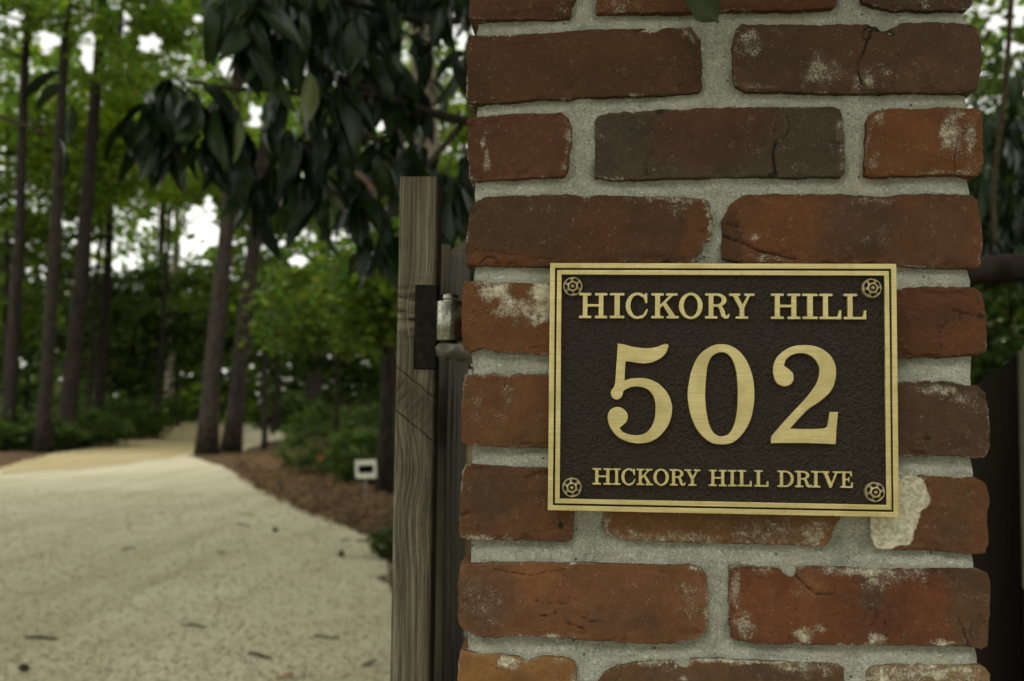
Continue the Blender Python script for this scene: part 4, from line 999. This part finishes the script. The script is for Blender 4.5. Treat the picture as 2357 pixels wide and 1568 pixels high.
def clumps(n_cl, n_leaf, center, radii, cl_r, seed, flat=.45, shell=.35):
    r = np.random.default_rng(seed)
    d = r.normal(size=(n_cl, 3)); d /= np.linalg.norm(d, axis=1)[:, None]
    rad = (shell + (1 - shell) * r.uniform(0, 1, (n_cl, 1))) ** .7
    cc = np.asarray(center) + d * rad * np.asarray(radii)
    k = max(1, n_leaf // n_cl); s = r.uniform(.5, 1.3, (n_cl, 1, 1)) * cl_r
    pts = cc[:, None] + r.normal(size=(n_cl, k, 3)) * s * np.array([1, 1, flat])
    return pts.reshape(-1, 3), cc


def trunk_path(base, lean, height, k=14, seed=0, wig=.05):
    r = np.random.default_rng(seed); t = np.linspace(0, 1, k)
    w = np.cumsum(r.normal(size=(k, 2)), 0) * wig * height / k * .3; w[0] = 0
    p = np.zeros((k, 3)); p[:, 0] = base[0] + lean[0] * t * height + w[:, 0]; p[:, 1] = base[1] + lean[1] * t * height + w[:, 1]; p[:, 2] = -.1 + t * height
    return p, t


def lean_from(b, top_px, height_y=None):
    """ground base and a second photograph position on the same trunk give its lean"""
    q = onY(top_px[0], top_px[1], b[1]); return ((q[0] - b[0]) / (q[2] - b[2]), 0)


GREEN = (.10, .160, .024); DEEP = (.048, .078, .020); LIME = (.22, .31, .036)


def tree(name, label, base, lean, height, r0, bark, crown, group='tall trees in the wood', cat='tree', seed=0, limbs=6):
    """crown: list of (dz, radii, n_clumps, n_leaves, clump_r, leaf, colour, material)"""
    e = empty(name, (base[0], base[1], 0), label=label, cat=cat, group=group); o_ = -Vector(e.location)
    p, t = trunk_path(base, lean, height, 16, seed)
    r = r0 * (1 - .62 * t) * (1 + .35 * np.exp(-t * height / .35))
    parts = [tube(p, r, 14, True, .10, seed)]
    rr_ = np.random.default_rng(seed + 9); cl_all = []
    leaf_sets = []
    for ci, (zc_, rad, ncl, nlf, clr, lf, colr, mt) in enumerate(crown):
        i = min(15, int(zc_ / height * 15)); ctr = p[i] * [1, 1, 0] + [0, 0, zc_]
        pts, cc = clumps(ncl, nlf, ctr, rad, clr, seed + 31 * ci, .3 if zc_ < 8 else .45)
        leaf_sets.append((pts, lf, colr, mt)); cl_all.append((cc, p[i]))
        for k in rr_.choice(len(cc), min(limbs, len(cc)), False):
            j = int(np.clip(np.searchsorted(p[:, 2], cc[k][2] - .12 * np.linalg.norm(cc[k][:2] - p[i][:2])), 1, 15)); a = p[j]; mid = (a + cc[k]) / 2 + [0, 0, .08 * np.linalg.norm(cc[k] - a)]
            parts.append(tube([a, mid, cc[k]], [r[j] * .35 + .008, r[j] * .22 + .006, .006], 6))
    v, q, tr_ = join(parts)
    obj('trunk', np_mesh('trunk', v, q, tr_, True), bark, e, o_)
    for k, (pts, lf, colr, mt) in enumerate(leaf_sets):
        o = foliage('crown', pts, lf, colr, mt, e, seed=seed + 77 + k); o.location = o_
    return e


# pines and hardwoods that can be told apart, by where their trunks stand
TR = [
    ('pine_tree', 'thick pine at the tip of the pine straw bed, left of its close pair', (475, 1046), (548, 130), .26, 'bark'),
    ('pine_tree', 'thick pine of the close pair, standing just right of its twin', (531, 1041), (614, 300), .24, 'bark'),
    ('pine_tree', 'dark pine rising at the left edge of the gravel drive', (98, 1042), (152, 120), .20, 'barkdark'),
    ('pine_tree', 'dark pine leaning right behind the left shrubs', (150, 1032), (226, 140), .25, 'barkdark'),
    ('pine_tree', 'dark pine nearest the left edge of the picture', (18, 1036), (48, 330), .20, 'barkdark'),
    ('pine_tree', 'slim dark trunk between the left shrubs', (222, 1012), (256, 420), .15, 'barkdark'),
    ('pine_tree', 'slim trunk behind the shrubs left of the lane', (360, 992), (376, 440), .13, 'barkdark'),
    ('pine_tree', 'slim pale grey trunk where the lane turns', (384, 982), (410, 420), .13, 'barkpale'),
    ('pine_tree', 'slim brown trunk behind the right-hand azalea', (716, 988), (748, 560), .26, 'bark'),
    ('pine_tree', 'dark trunk close behind the arrow sign', (884, 1137), (893, 700), .12, 'barkdark'),
    ('pine_tree', 'thin dark sapling trunk in the far island bed', (628, 1000), (640, 640), .09, 'barkdark'),
]
for k, (nm, lb, bp, tp, r0, bk) in enumerate(TR):
    b = gr(*bp); ln = lean_from(b, tp); dist = b[1]; H_ = 17 if r0 > .1 else 9
    s = max(1., dist / 26)
    tall = [(13.0 + rng.uniform(-1, 1.5), (4.6 * s, 4.2 * s, 3.2), 64, 7600, .42 * s, .095 * s, tuple(np.array(GREEN) * rng.uniform(.95, 1.5)), M['leaf'])]
    if r0 <= .1: tall = [(6.5, (1.6, 1.6, 2), 16, 1800, .4, .08, GREEN, M['leaf'])]
    elif k == 7: tall.append((7.5, (3., 3., 1.6), 14, 2600, .5, .08 * s, GREEN, M['leaf']))
    tree(nm, lb, b, ln, H_, r0 * (dist / 26 if k not in (9, 10) else 1) * 1.0, M[bk], tall, seed=100 + k * 7)
b = at(1010, 250, 11); b[2] = 0
tree('oak_tree', 'pale barked trunk showing between the magnolia leaves and the pillar', b, lean_from(b, (985, 60)), 14, .17, M['barkpale'], [(9, (2.4, 2.4, 2), 20, 3000, .4, .07, GREEN, M['leaf'])], seed=301)

# understorey hardwoods with layered bright leaves
US = [  # label, photo x, dist, crown height, radii, colour, clumps, leaves
    ('young beech with bright leaf layers in the far left of the wood', 20, 31, 9.0, (4.2, 2.4, 3.2), GREEN, 60, 7600),
    ('bright leafy maple above the two dark left pines', 200, 33, 10.0, (4.2, 2.4, 2.2), LIME, 46, 7000),
    ('light green maple behind the drooping magnolia cluster', 360, 38, 11.2, (5.0, 2.4, 2.4), LIME, 46, 7000),
    ('small dogwood with bright low leaf layers around the paired pines', 612, 30, 4.9, (2.8, 1.2, 1.5), tuple(np.array(GREEN) * .55), 26, 1700),
    ('dogwood with bright leaf layers between the paired pines and the sign', 775, 20, 3.5, (1.6, 1.4, 1.35), tuple(np.array(GREEN) * .75), 34, 3000),
    ('leafy sapling close behind the wooden gate', 890, 16, 3.3, (1.0, 1.0, 1.1), GREEN, 36, 3800),
    ('tall leafy tree behind the middle of the magnolia', 640, 48, 13.0, (5.6, 2.6, 4.2), GREEN, 60, 7600),
    ('tall leafy tree behind the gate and the right of the magnolia', 900, 34, 10.2, (4.6, 2.4, 4.0), GREEN, 60, 9000),
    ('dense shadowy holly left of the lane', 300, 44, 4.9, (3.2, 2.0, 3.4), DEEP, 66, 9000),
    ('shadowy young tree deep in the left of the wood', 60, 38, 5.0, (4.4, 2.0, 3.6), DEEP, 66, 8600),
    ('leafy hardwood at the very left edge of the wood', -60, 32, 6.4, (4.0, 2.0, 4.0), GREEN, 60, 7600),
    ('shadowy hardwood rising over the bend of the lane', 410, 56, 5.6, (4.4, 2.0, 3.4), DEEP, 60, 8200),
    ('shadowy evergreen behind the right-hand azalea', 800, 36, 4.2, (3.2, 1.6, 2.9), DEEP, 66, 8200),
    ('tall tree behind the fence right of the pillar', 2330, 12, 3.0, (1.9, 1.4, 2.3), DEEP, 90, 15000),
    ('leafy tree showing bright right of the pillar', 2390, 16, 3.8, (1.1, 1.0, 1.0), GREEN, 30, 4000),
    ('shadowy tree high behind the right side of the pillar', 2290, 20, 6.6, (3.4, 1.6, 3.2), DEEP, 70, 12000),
]
for k, (lb, px, dist, zc_, rad, colr, ncl, nlf) in enumerate(US):
    b = at(px, 900, dist); b[2] = 0
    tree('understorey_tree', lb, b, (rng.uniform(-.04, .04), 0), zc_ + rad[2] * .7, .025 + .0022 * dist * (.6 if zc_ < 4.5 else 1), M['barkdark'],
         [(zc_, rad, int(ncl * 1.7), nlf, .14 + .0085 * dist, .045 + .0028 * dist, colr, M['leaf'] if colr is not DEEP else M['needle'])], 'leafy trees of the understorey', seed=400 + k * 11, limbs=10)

# shrubs
SB = [
    ('rounded azalea at the foot of the left dark pine', 45, 1040, 1.5, .95), ('low azalea left of the lane beside the dark pine', 165, 1032, 1.7, 1.05), ('broad azalea at the inner edge of the lane', 262, 1014, 1.9, 1.3),
    ('azalea between the two slim trunks at the lane', 330, 985, 2.2, 1.7), ('farthest azalea at the bend of the lane', 396, 964, 2.2, 1.7), ('dark shrub at the back of the left wood', 110, 985, 2.8, 2.4),
    ('large azalea with bright upper leaves left of the arrow sign', 800, 1088, 1.5, 1.45), ('dark azalea directly behind the arrow sign', 862, 1110, .95, .95), ('shrub in the far island bed', 680, 990, 2.2, 1.5), ('low green shrub half hidden by the wooden gate', 915, 1285, .28, .30),
]
for k, (lb, px, py, w, h) in enumerate(SB):
    b = gr(px, py); e = empty('azalea_shrub', (b[0], b[1], 0), label=lb, cat='shrub', group='shrubs beside the drive'); o_ = -Vector(e.location)
    sc_ = b[1] / 20
    if k < 6: b = b + np.array([-.45, .9, 0]) * w * .75
    e.location = (b[0], b[1], 0); o_ = -Vector(e.location)
    pts, cc = clumps(90, 9000 if w > .5 else 1800, (b[0], b[1], h * .45), (w, w * .8, h * .55), .13 * max(.6, sc_) * (1 if w > .5 else .4), 800 + k, .6, .62)
    pts = pts[pts[:, 2] > .02]
    cl = np.array(DEEP) * (1.25 if k not in (6, 7) else 1.5)
    o = foliage('foliage', pts, .05 * max(.5, sc_), cl, M['leaf'], e, .8, 820 + k, .4, .6, False); o.location = o_
    parts = [tube([(b[0], b[1], -.02), (b[0] + rng.uniform(-.1, .1), b[1], h * .25), tuple(c)], [.03, .022, .008], 6) for c in cc[:10]]
    v, q, t_ = join(parts); obj('stem', np_mesh('stem', v, q, t_, True), M['barkdark'], e, o_)
    if k == 6:
        f = at(738, 1056, b[1] - CAM[1] - 1.3)
        th = np.arange(5) / 5 * 2 * np.pi; parts = []
        vv_ = [f + np.array([0, -.02, 0])]; tt_ = []
        for i_, a_ in enumerate(th):
            for da, rr2 in ((-.5, .045), (0, .07), (.5, .045)): vv_.append(f + np.array([math.cos(a_ + da) * rr2, 0, math.sin(a_ + da) * rr2]))
            n0 = 1 + i_ * 3; tt_ += [(0, n0, n0 + 1), (0, n0 + 1, n0 + 2)]
        obj('flower', np_mesh('flower', vv_, None, tt_), M['flower'], e, o_)

# the far wood: one mass of trunks' foliage behind everything
n = 80000; r = np.random.default_rng(77)
ang = r.uniform(-.72, .62, n); dist = r.uniform(60, 85, n); u = r.uniform(0, 1, n)
zz = np.where(u < .5, r.uniform(0, 10, n), r.uniform(8, 34, n)); xx = CAM[0] + ang * dist
pts = np.stack([xx, dist, zz], 1); dn = fbm(xx / 5, zz / 3, 61, 4)
keep = (zz < 7 + 5 * fbm(xx / 8, xx * 0, 4, 3)) | (dn > .44); pts = pts[keep]
fw_ = foliage('far_wood', pts, .42, tuple(np.array(GREEN) * .75), M['leaf'], None, .3, 900, .6, .7)
tag(fw_, 'dark green mass of woodland behind the trunks', 'wood', kind='stuff')

# ------------------------------------------------------------------ the magnolia that overhangs the drive
mag = empty('magnolia_tree', (.75, 3.6, 0), label='evergreen magnolia with large dark drooping leaves behind the pillar and gate', cat='tree'); MO = -Vector(mag.location)
tp_ = [(.75, 3.6, -.1), (.74, 3.6, 1.), (.70, 3.55, 2.), (.62, 3.5, 2.6), (.55, 3.45, 3.4), (.45, 3.4, 4.6), (.4, 3.4, 5.8)]
tube_obj('trunk', tp_, [.16, .14, .13, .12, .10, .07, .04], M['barkdark'], mag, 14, .08).location = MO


def limb(pts, r0, r1, name='branch'):
    o = tube_obj(name, resample3(pts), np.linspace(r0, r1, 24), M['twig'] if r0 < .03 else M['barkdark'], mag, 8, .08); o.location = MO


def resample3(p, n=24):
    p = np.asarray([np.asarray(q, float) for q in p]); d = np.r_[0, np.cumsum(np.linalg.norm(np.diff(p, axis=0), axis=1))]; t = np.linspace(0, d[-1], n)
    q = np.stack([np.interp(t, d, p[:, i]) for i in range(3)], 1)
    for _ in range(6): q[1:-1] = .25 * q[:-2] + .5 * q[1:-1] + .25 * q[2:]
    return q


limb([(.62, 3.5, 2.7), at(1060, 292, 4.1), at(960, 245, 3.9), at(860, 214, 3.8), at(760, 190, 3.7), at(690, 130, 3.6), at(640, 70, 3.5), at(590, 10, 3.4)], .035, .008)
limb([at(860, 214, 3.8), at(740, 225, 3.7), at(620, 205, 3.65), at(520, 205, 3.6), at(430, 185, 3.6)], .016, .006)
limb([(.55, 3.45, 3.3), at(980, 60, 4.0), at(860, 20, 3.7), at(740, -10, 3.5), at(620, -60, 3.4)], .030, .008)
limb([at(960, 245, 3.9), at(880, 330, 3.9), at(800, 300, 3.8), at(690, 330, 3.8)], .014, .005)
limb([at(1060, 292, 4.1), at(960, 410, 4.0), at(870, 450, 4.0), at(840, 520, 4.0)], .014, .005)
limb([at(-60, 255, 3.4), at(40, 280, 3.4), at(110, 310, 3.4), at(135, 310, 3.4)], .010, .004)
limb([(.72, 3.58, 1.9), at(2300, 612, 4.6), at(2420, 622, 4.5)], .075, .06)
limb([at(2330, -40, 4.7), at(2315, 200, 4.8), at(2285, 430, 4.8), at(2290, 560, 4.7)], .014, .010)


def leaf_mesh(seed, L=.17, Wd=.062, droop=.6, name='leaf', col=(.016, .034, .012), tip=1.0):
    r_ = random.Random(seed); ns, nw_ = 9, 5; v, c = [], []
    for i in range(ns):
        t = i / (ns - 1); w = Wd / 2 * (math.sin(math.pi * min(1, t ** .85)) ** .75) * (1 if t < .8 else 1) + .0006
        a = droop * t * 1.2; s = L * t
        cx_, cz_ = s * math.cos(a * .6), -s * math.sin(a * .6)
        for j in range(nw_):
            q = (j / (nw_ - 1) - .5) * 2
            v.append((cx_, q * w, cz_ + abs(q) * w * .35 + .004 * math.sin(9 * t + seed) * q))
            k = 1.25 if j == 2 else 1.
            c.append([x * k for x in col])
    return np_mesh(name, v, grid_faces(ns, nw_), None, True, {'tint': np.array(c)})


LM = [leaf_mesh(s, .165 + .02 * (s % 3), .046 + .008 * (s % 2), .35 + .25 * (s % 4), col=[(.010, .022, .006), (.013, .028, .008), (.008, .016, .006), (.020, .040, .011)][s % 4]) for s in range(8)]
LY = leaf_mesh(31, .19, .068, .15, col=(.055, .068, .016)); LBR = leaf_mesh(32, .16, .06, .3, col=(.10, .062, .03)); LOL = leaf_mesh(33, .17, .06, .2, col=(.055, .075, .022))
n_leaf = [0]


def put_leaf(p, yaw, pitch, roll, me, s=1., parent=mag, o0=MO, mat='mag'):
    o = obj('leaf', me, M[mat], parent, o0 + Vector(p)); o.rotation_euler = (roll, pitch, yaw); o.scale = (s, s, s); n_leaf[0] += 1; return o


WH = [(400, 185, 3.6, 11), (345, 215, 3.55, 9), (455, 205, 3.5, 9), (505, 235, 3.6, 9), (300, 255, 3.6, 5), (380, 290, 3.65, 8), (470, 320, 3.6, 8), (545, 280, 3.65, 7), (560, 340, 3.7, 7),
      (520, -5, 3.4, 8), (590, 5, 3.35, 9), (560, 40, 3.3, 8), (640, 70, 3.45, 8), (680, 20, 3.4, 8), (760, -20, 3.5, 8), (830, 30, 3.6, 8), (900, -10, 3.6, 8), (1030, -20, 3.8, 7), (1060, 120, 4.0, 5),
      (820, 120, 3.8, 8), (900, 130, 3.9, 8), (930, 215, 3.9, 8), (760, 185, 3.7, 7), (690, 330, 3.8, 7), (780, 290, 3.8, 8), (860, 330, 3.9, 8), (640, 385, 3.8, 6), (740, 400, 3.9, 8), (830, 440, 4.0, 8), (960, 330, 4.0, 8), (1040, 420, 4.1, 6), (600, 420, 3.8, 5), (900, 520, 4.0, 6), (840, 545, 4.0, 5), (720, 120, 3.6, 6), (990, 400, 4.1, 5)]
rl = random.Random(9)
for px, py, dz, n_ in WH:
    c = at(px, py, dz)
    for k in range(n_):
        ya = k / n_ * 2 * math.pi + rl.uniform(-.4, .4)
        put_leaf(c + np.array([rl.uniform(-.02, .02), rl.uniform(-.03, .03), rl.uniform(-.05, .02)]), ya, rl.uniform(.5, 1.5), rl.uniform(-.9, .9), LM[rl.randrange(8)], rl.uniform(.9, 1.65))
for px, py, ya, pi_ in ((140, 165, 2.9, .1), (140, 190, 2.6, .3), (165, 240, 2.0, 1.1), (500, 130, .5, -.2), (130, 310, .4, .9)):
    put_leaf(at(px, py, 3.4), ya, pi_, .3, LM[rl.randrange(8)], .9)
put_leaf(at(712, 165, 3.3), 1.7, 1.5, .3, LY, 1.0); put_leaf(at(815, 395, 3.7), .6, .6, .9, LBR, .9); put_leaf(at(545, 270, 3.5), 1.2, 1.45, .2, LOL, 1.0); put_leaf(at(760, 440, 3.8), 1., 1.4, .2, LOL, .9)
# the rest of its leaves, farther back in the crown
def leaf_stuff(name, centres, meshes_, mat, parent, o0, seed, label):
    r_ = np.random.default_rng(seed); V, Q, T, off = [], [], [], 0
    base = []
    for me in meshes_:
        co = np.empty(len(me.vertices) * 3, np.float32); me.vertices.foreach_get('co', co)
        tc = np.empty(len(me.vertices) * 4, np.float32); me.attributes['tint'].data.foreach_get('color', tc); base.append((co.reshape(-1, 3), tc.reshape(-1, 4)[:, :3]))
    gf = grid_faces(9, 5)
    for c in centres:
        for k in range(7):
            co, tc = base[r_.integers(len(base))]
            R_ = np.array(Matrix.Rotation(r_.uniform(0, 6.28), 3, 'Z') @ Matrix.Rotation(r_.uniform(.6, 1.5), 3, 'Y') @ Matrix.Rotation(r_.uniform(-.5, .5), 3, 'X'))
            V.append(co @ R_.T * r_.uniform(1.0, 1.45) + c + r_.normal(size=3) * .025); Q.append(gf + off); T.append(tc); off += len(co)
    o = obj(name, np_mesh(name, np.concatenate(V), np.concatenate(Q), None, True, {'tint': np.concatenate(T)}), mat, parent, o0)
    tag(o, label, kind='stuff'); return o


cs = []
for k in range(105):
    px, py = rl.uniform(590, 1090), rl.uniform(-90, 400)
    if px < 760 and py > 330 and rl.random() < .7: continue
    if 700 < px < 960 and 190 < py < 330 and rl.random() < .6: continue
    if px < 680 and py > 120 and rl.random() < .75: continue
    if 960 < px < 1060 and 40 < py < 400 and rl.random() < .75: continue
    cs.append(at(px, py, rl.uniform(4.1, 5.6)))
for k in range(60): cs.append(at(rl.uniform(480, 1200), rl.uniform(-420, -60), rl.uniform(3.3, 5.2)))
for k in range(20): cs.append(at(rl.uniform(1000, 1120), rl.uniform(330, 640), rl.uniform(4.6, 5.8)))
for k in range(26): cs.append(at(rl.uniform(2260, 2420), rl.uniform(-60, 560) if k % 2 else rl.uniform(380, 640), rl.uniform(5.2, 6.4)))
leaf_stuff('crown', cs, LM, M['mag'], mag, MO, 12, 'dark mass of magnolia leaves deeper in the crown')

# ------------------------------------------------------------------ a leafy bough hanging in front of the pillar's top
ob = empty('overhanging_bough', (.2, -.1, 2.0), label='leafy bough over the pillar with one green leaf tip hanging into view', cat='branch'); BO = -Vector(ob.location)
LB = [leaf_mesh(60 + s, .10, .062, .25 + .2 * s, col=[(.05, .10, .022), (.04, .085, .02), (.06, .11, .028)][s]) for s in range(3)]
bp = resample3([(1.3, .9, 2.75), (.8, .4, 2.45), (.45, .1, 2.22), (.25, -.08, 2.08), (.05, -.22, 2.02), (-.2, -.3, 2.04)])
tube_obj('twig', bp, np.linspace(.016, .003, 24), M['twig'], ob, 8).location = BO
for k in range(250):
    i = rl.randrange(5, 24); c = bp[i] + np.array([rl.uniform(-.2, .2), rl.uniform(-.22, .16), rl.uniform(-.05, .16)])
    if c[2] < 1.91: c[2] = 1.91 + rl.random() * .1
    put_leaf(c, rl.uniform(0, 6.28), rl.uniform(-.2, .5), rl.uniform(-.4, .4), LB[rl.randrange(3)], rl.uniform(.8, 1.2), ob, BO, 'leaf')
ho = put_leaf(onY(1568, -28, -.03), 0, 0, 0, leaf_mesh(71, .044, .036, .10, col=(.045, .062, .020)), 1., ob, BO, 'leaf')
ho.rotation_euler = (math.radians(78), math.radians(38), math.radians(12))

# ------------------------------------------------------------------ small things along the drive
b = gr(843, 1152); sg = empty('arrow_sign', (b[0], b[1], 0), label='small white sign with a black left arrow on a stake beside the drive', cat='sign'); SO = -Vector(sg.location)
c = onY(842, 1080, b[1]); th_ = math.radians(3.5); rot = (0, -th_, math.radians(-10))
bw, bh = .168, .135
obj('board', box_mesh('board', -bw, bw, -.004, .004, -bh, bh, .002), M['white'], sg, SO + Vector(c)).rotation_euler = rot
ar = [(-.128, 0), (-.085, .088), (-.085, .060), (.125, .060), (.125, -.060), (-.085, -.060), (-.085, -.088)]
me = bm_mesh('arrow', lambda bm: bm.faces.new([bm.verts.new((x, -.0062, z)) for x, z in ar]))
obj('arrow', me, M['black'], sg, SO + Vector(c)).rotation_euler = rot
obj('stake', box_mesh('stake', -.013, .013, .0045, .022, -.05 - c[2] + .0, -.02, .002), M['stone'], sg, SO + Vector(c))

LIT = [('bark_strip', 'dark strip of bark on the gravel at the lower left', 95, 1472, .16, .012, 5), ('bark_strip', 'thin brown bark strip on the gravel left of the lowest middle', 447, 1443, .13, .010, 8), ('bark_strip', 'slanting brown bark strip low on the gravel near the gate', 598, 1512, .15, .013, -22),
       ('fallen_leaf', 'long brown leaf on the gravel left of the gate foot', 752, 1468, .13, .03, -6), ('fallen_leaf', 'grey curled leaf at the gravel edge beside the gate', 850, 1530, .07, .04, 40), ('fallen_leaf', 'tan leaf at the bottom edge of the gravel', 655, 1562, .07, .04, 10),
       ('fallen_leaf', 'small dark leaf in the middle of the gravel', 295, 1267, .11, .03, 20), ('fallen_leaf', 'upper of two small leaves near the bend of the straw bed', 571, 1188, .14, .03, 15), ('fallen_leaf', 'lower of two small leaves near the bend of the straw bed', 560, 1210, .13, .03, 5),
       ('pine_cone', 'small dark pine cone far out on the gravel near the straw bed', 634, 1224, .06, .035, 30), ('pine_cone', 'dark pine cone on the gravel close to the straw edge', 786, 1281, .06, .04, 60), ('bark_strip', 'short dark bark strip at the straw edge left of the gate', 838, 1247, .14, .014, 12), ('fallen_leaf', 'grey leaf just left of the short bark strip', 797, 1248, .08, .03, 10), ('fallen_leaf', 'small leaf right of the middle gravel leaf', 510, 1278, .06, .03, 0), ('pine_cone', 'dark cone at the bottom left corner of the gravel', 55, 1545, .05, .03, 0)]
for k, (nm, lb, px, py, L, w, an) in enumerate(LIT):
    p = gr(px, py, .01); L *= 1.25; w *= 1.4
    if nm == 'pine_cone':
        t = np.linspace(0, 1, 9); r_ = w / 2 * np.sin(np.pi * np.clip(t * .92 + .06, 0, 1)) * (1 + .18 * (np.arange(9) % 2)); v, q, tr_ = tube([(L * (a - .5), 0, w * .45) for a in t], r_, 10)
    elif nm == 'bark_strip':
        t = np.linspace(0, 1, 8); v, q, tr_ = tube([(L * (a - .5), .01 * math.sin(3 * a + k), w * .5 + .004 * math.sin(5 * a)) for a in t], w * .5 * (.6 + .5 * np.sin(np.pi * t)), 6)
    else:
        ns = 7; vv_ = []
        for i_ in range(ns):
            a = i_ / (ns - 1)
            for j_ in range(3): q_ = j_ - 1; vv_.append((L * (a - .5), q_ * w / 2 * math.sin(math.pi * (a * .96 + .02)), .006 + .012 * abs(q_) + .014 * math.sin(3 * a + k)))
        v, q, tr_ = np.array(vv_), grid_faces(ns, 3), None
    o = obj(nm, np_mesh(nm, v, q, tr_, True), M['litter_tan'] if 'tan' in lb else M['litter'] if nm == 'fallen_leaf' else M['twig'], None, Vector(p)); o.rotation_euler = (0, 0, math.radians(an))
    tag(o, lb, {'fallen_leaf': 'leaf', 'bark_strip': 'bark', 'pine_cone': 'pine cone'}[nm], 'litter scattered on the gravel')

# edging stones between gate and pillar
for k, y_ in enumerate((4.15, 4.62, 5.10, 5.62, 6.2)):
    p = onY(1056, 1400, y_); x_ = p[0]
    bm = bmesh.new(); add_box(bm, -.16, .16, -.17, .17, -.05, .13, .03, 3); bmesh.ops.subdivide_edges(bm, edges=bm.edges[:], cuts=1)
    for v in bm.verts: v.co += Vector([random.uniform(-.014, .014) for _ in range(3)])
    me = bpy.data.meshes.new('edging_stone'); bm.to_mesh(me); bm.free()
    tag(obj('edging_stone', me, M['stone'], None, (x_, y_, 0)), 'rough grey edging stone between gate and pillar, %s of its row' % ('nearest', 'second nearest', 'middle one', 'second farthest', 'farthest')[k], 'stone', 'edging stones beyond the gate')

# loose stones and needles
n = 15000; r = np.random.default_rng(5); d_ = 4.6 + 11 * r.uniform(0, 1, n) ** 1.6; a_ = r.uniform(-.62, -.10, n)
pc = np.stack([d_ * a_, d_ + CAM[1], np.full(n, .008)], 1)
px_, py_ = proj(pc); ok = (py_ > 1085 + np.clip((px_ - 500) * .47, 0, 200)) & (px_ < 900); pc = pc[ok]; n = len(pc)
s = r.uniform(.006, .017, (n, 1, 1)) * r.uniform(.7, 1.2, (n, 1, 3)); octa = np.array([(1, 0, 0), (0, 1, 0), (-1, 0, 0), (0, -1, 0), (.2, .1, .8), (0, 0, -.8)])
ov = (pc[:, None] + octa[None] * s + r.normal(size=(n, 6, 3)) * .002).reshape(-1, 3)
of = np.array([(0, 1, 4), (1, 2, 4), (2, 3, 4), (3, 0, 4), (1, 0, 5), (2, 1, 5), (3, 2, 5), (0, 3, 5)])
ot = (np.arange(n)[:, None, None] * 6 + of[None]).reshape(-1, 3)
tn = np.repeat(np.array([.52, .465, .32]) * r.uniform(.5, 1.12, (n, 1)), 6, 0)
tag(obj('loose_gravel', np_mesh('loose_gravel', ov, None, ot, False, {'tint': tn}), M['pebble']), 'loose pale stones strewn over the gravel drive', 'gravel', kind='stuff')
n = 16000; yy_ = r.uniform(8, 26, n); qx = r.uniform(-1, 1, n)
nc = np.stack([CAM[0] + yy_ * (-.21 + .16 * qx), yy_, r.uniform(.01, .04, n)], 1)
x1_, y1_ = proj(nc); lim = np.interp(x1_, [425, 520, 600, 700, 830, 890, 960], [1050, 1076, 1130, 1176, 1226, 1252, 1330])
nc = nc[(y1_ < lim + 4) & (y1_ > 1040) & (x1_ > 425)]
v, q = leaf_quads(nc, .085, .9, 6, .13)
tn = np.repeat(np.array([.20, .125, .065]) * r.uniform(.25, 1.4, (len(nc), 1)), 4, 0)
tag(obj('pine_needles', np_mesh('pine_needles', v, q, None, False, {'tint': tn}), M['pebble']), 'brown pine needles covering the bed right of the drive', 'pine straw', kind='stuff')

# added trees behind the viewpoint, out of view: they keep low sky light off the pillar
r = np.random.default_rng(321); parts = []
for k in range(9):
    x_ = -17 + k * 4.4 + r.uniform(-1, 1); y_ = r.uniform(-16, -11); parts.append(tube([(x_, y_, -.1), (x_ + .2, y_, 5), (x_ + r.uniform(-.6, .6), y_, 12)], [.3, .24, .1], 10))
v, q, t_ = join(parts)
rw = empty('added_shade_trees', (0, -12, 0), label='added unseen trees behind the viewpoint and high over the drive, shading the scene', cat='wood', kind='stuff')
obj('trunk', np_mesh('trunk', v, q, t_, True), M['barkdark'], rw, (0, 12, 0))
pts, cc = clumps(330, 26000, (0, -13, 7.5), (24, 4.5, 6.5), .8, 55, .7, .1)
pts = pts[pts[:, 2] > .3]
o = foliage('crown', pts, .17, GREEN, M['leaf'], rw, .5, 56, .35, .6, False); o.location = (0, 12, 0)
pts, cc = clumps(260, 20000, (-4, 3.5, 11.2), (15, 11, 1.8), .9, 57, .5, .05)  # added canopy above the view, dims the sky light on the drive
o = foliage('crown', pts, .20, GREEN, M['leaf'], rw, .5, 58, .35, .6, False); o.location = (0, 12, 0)
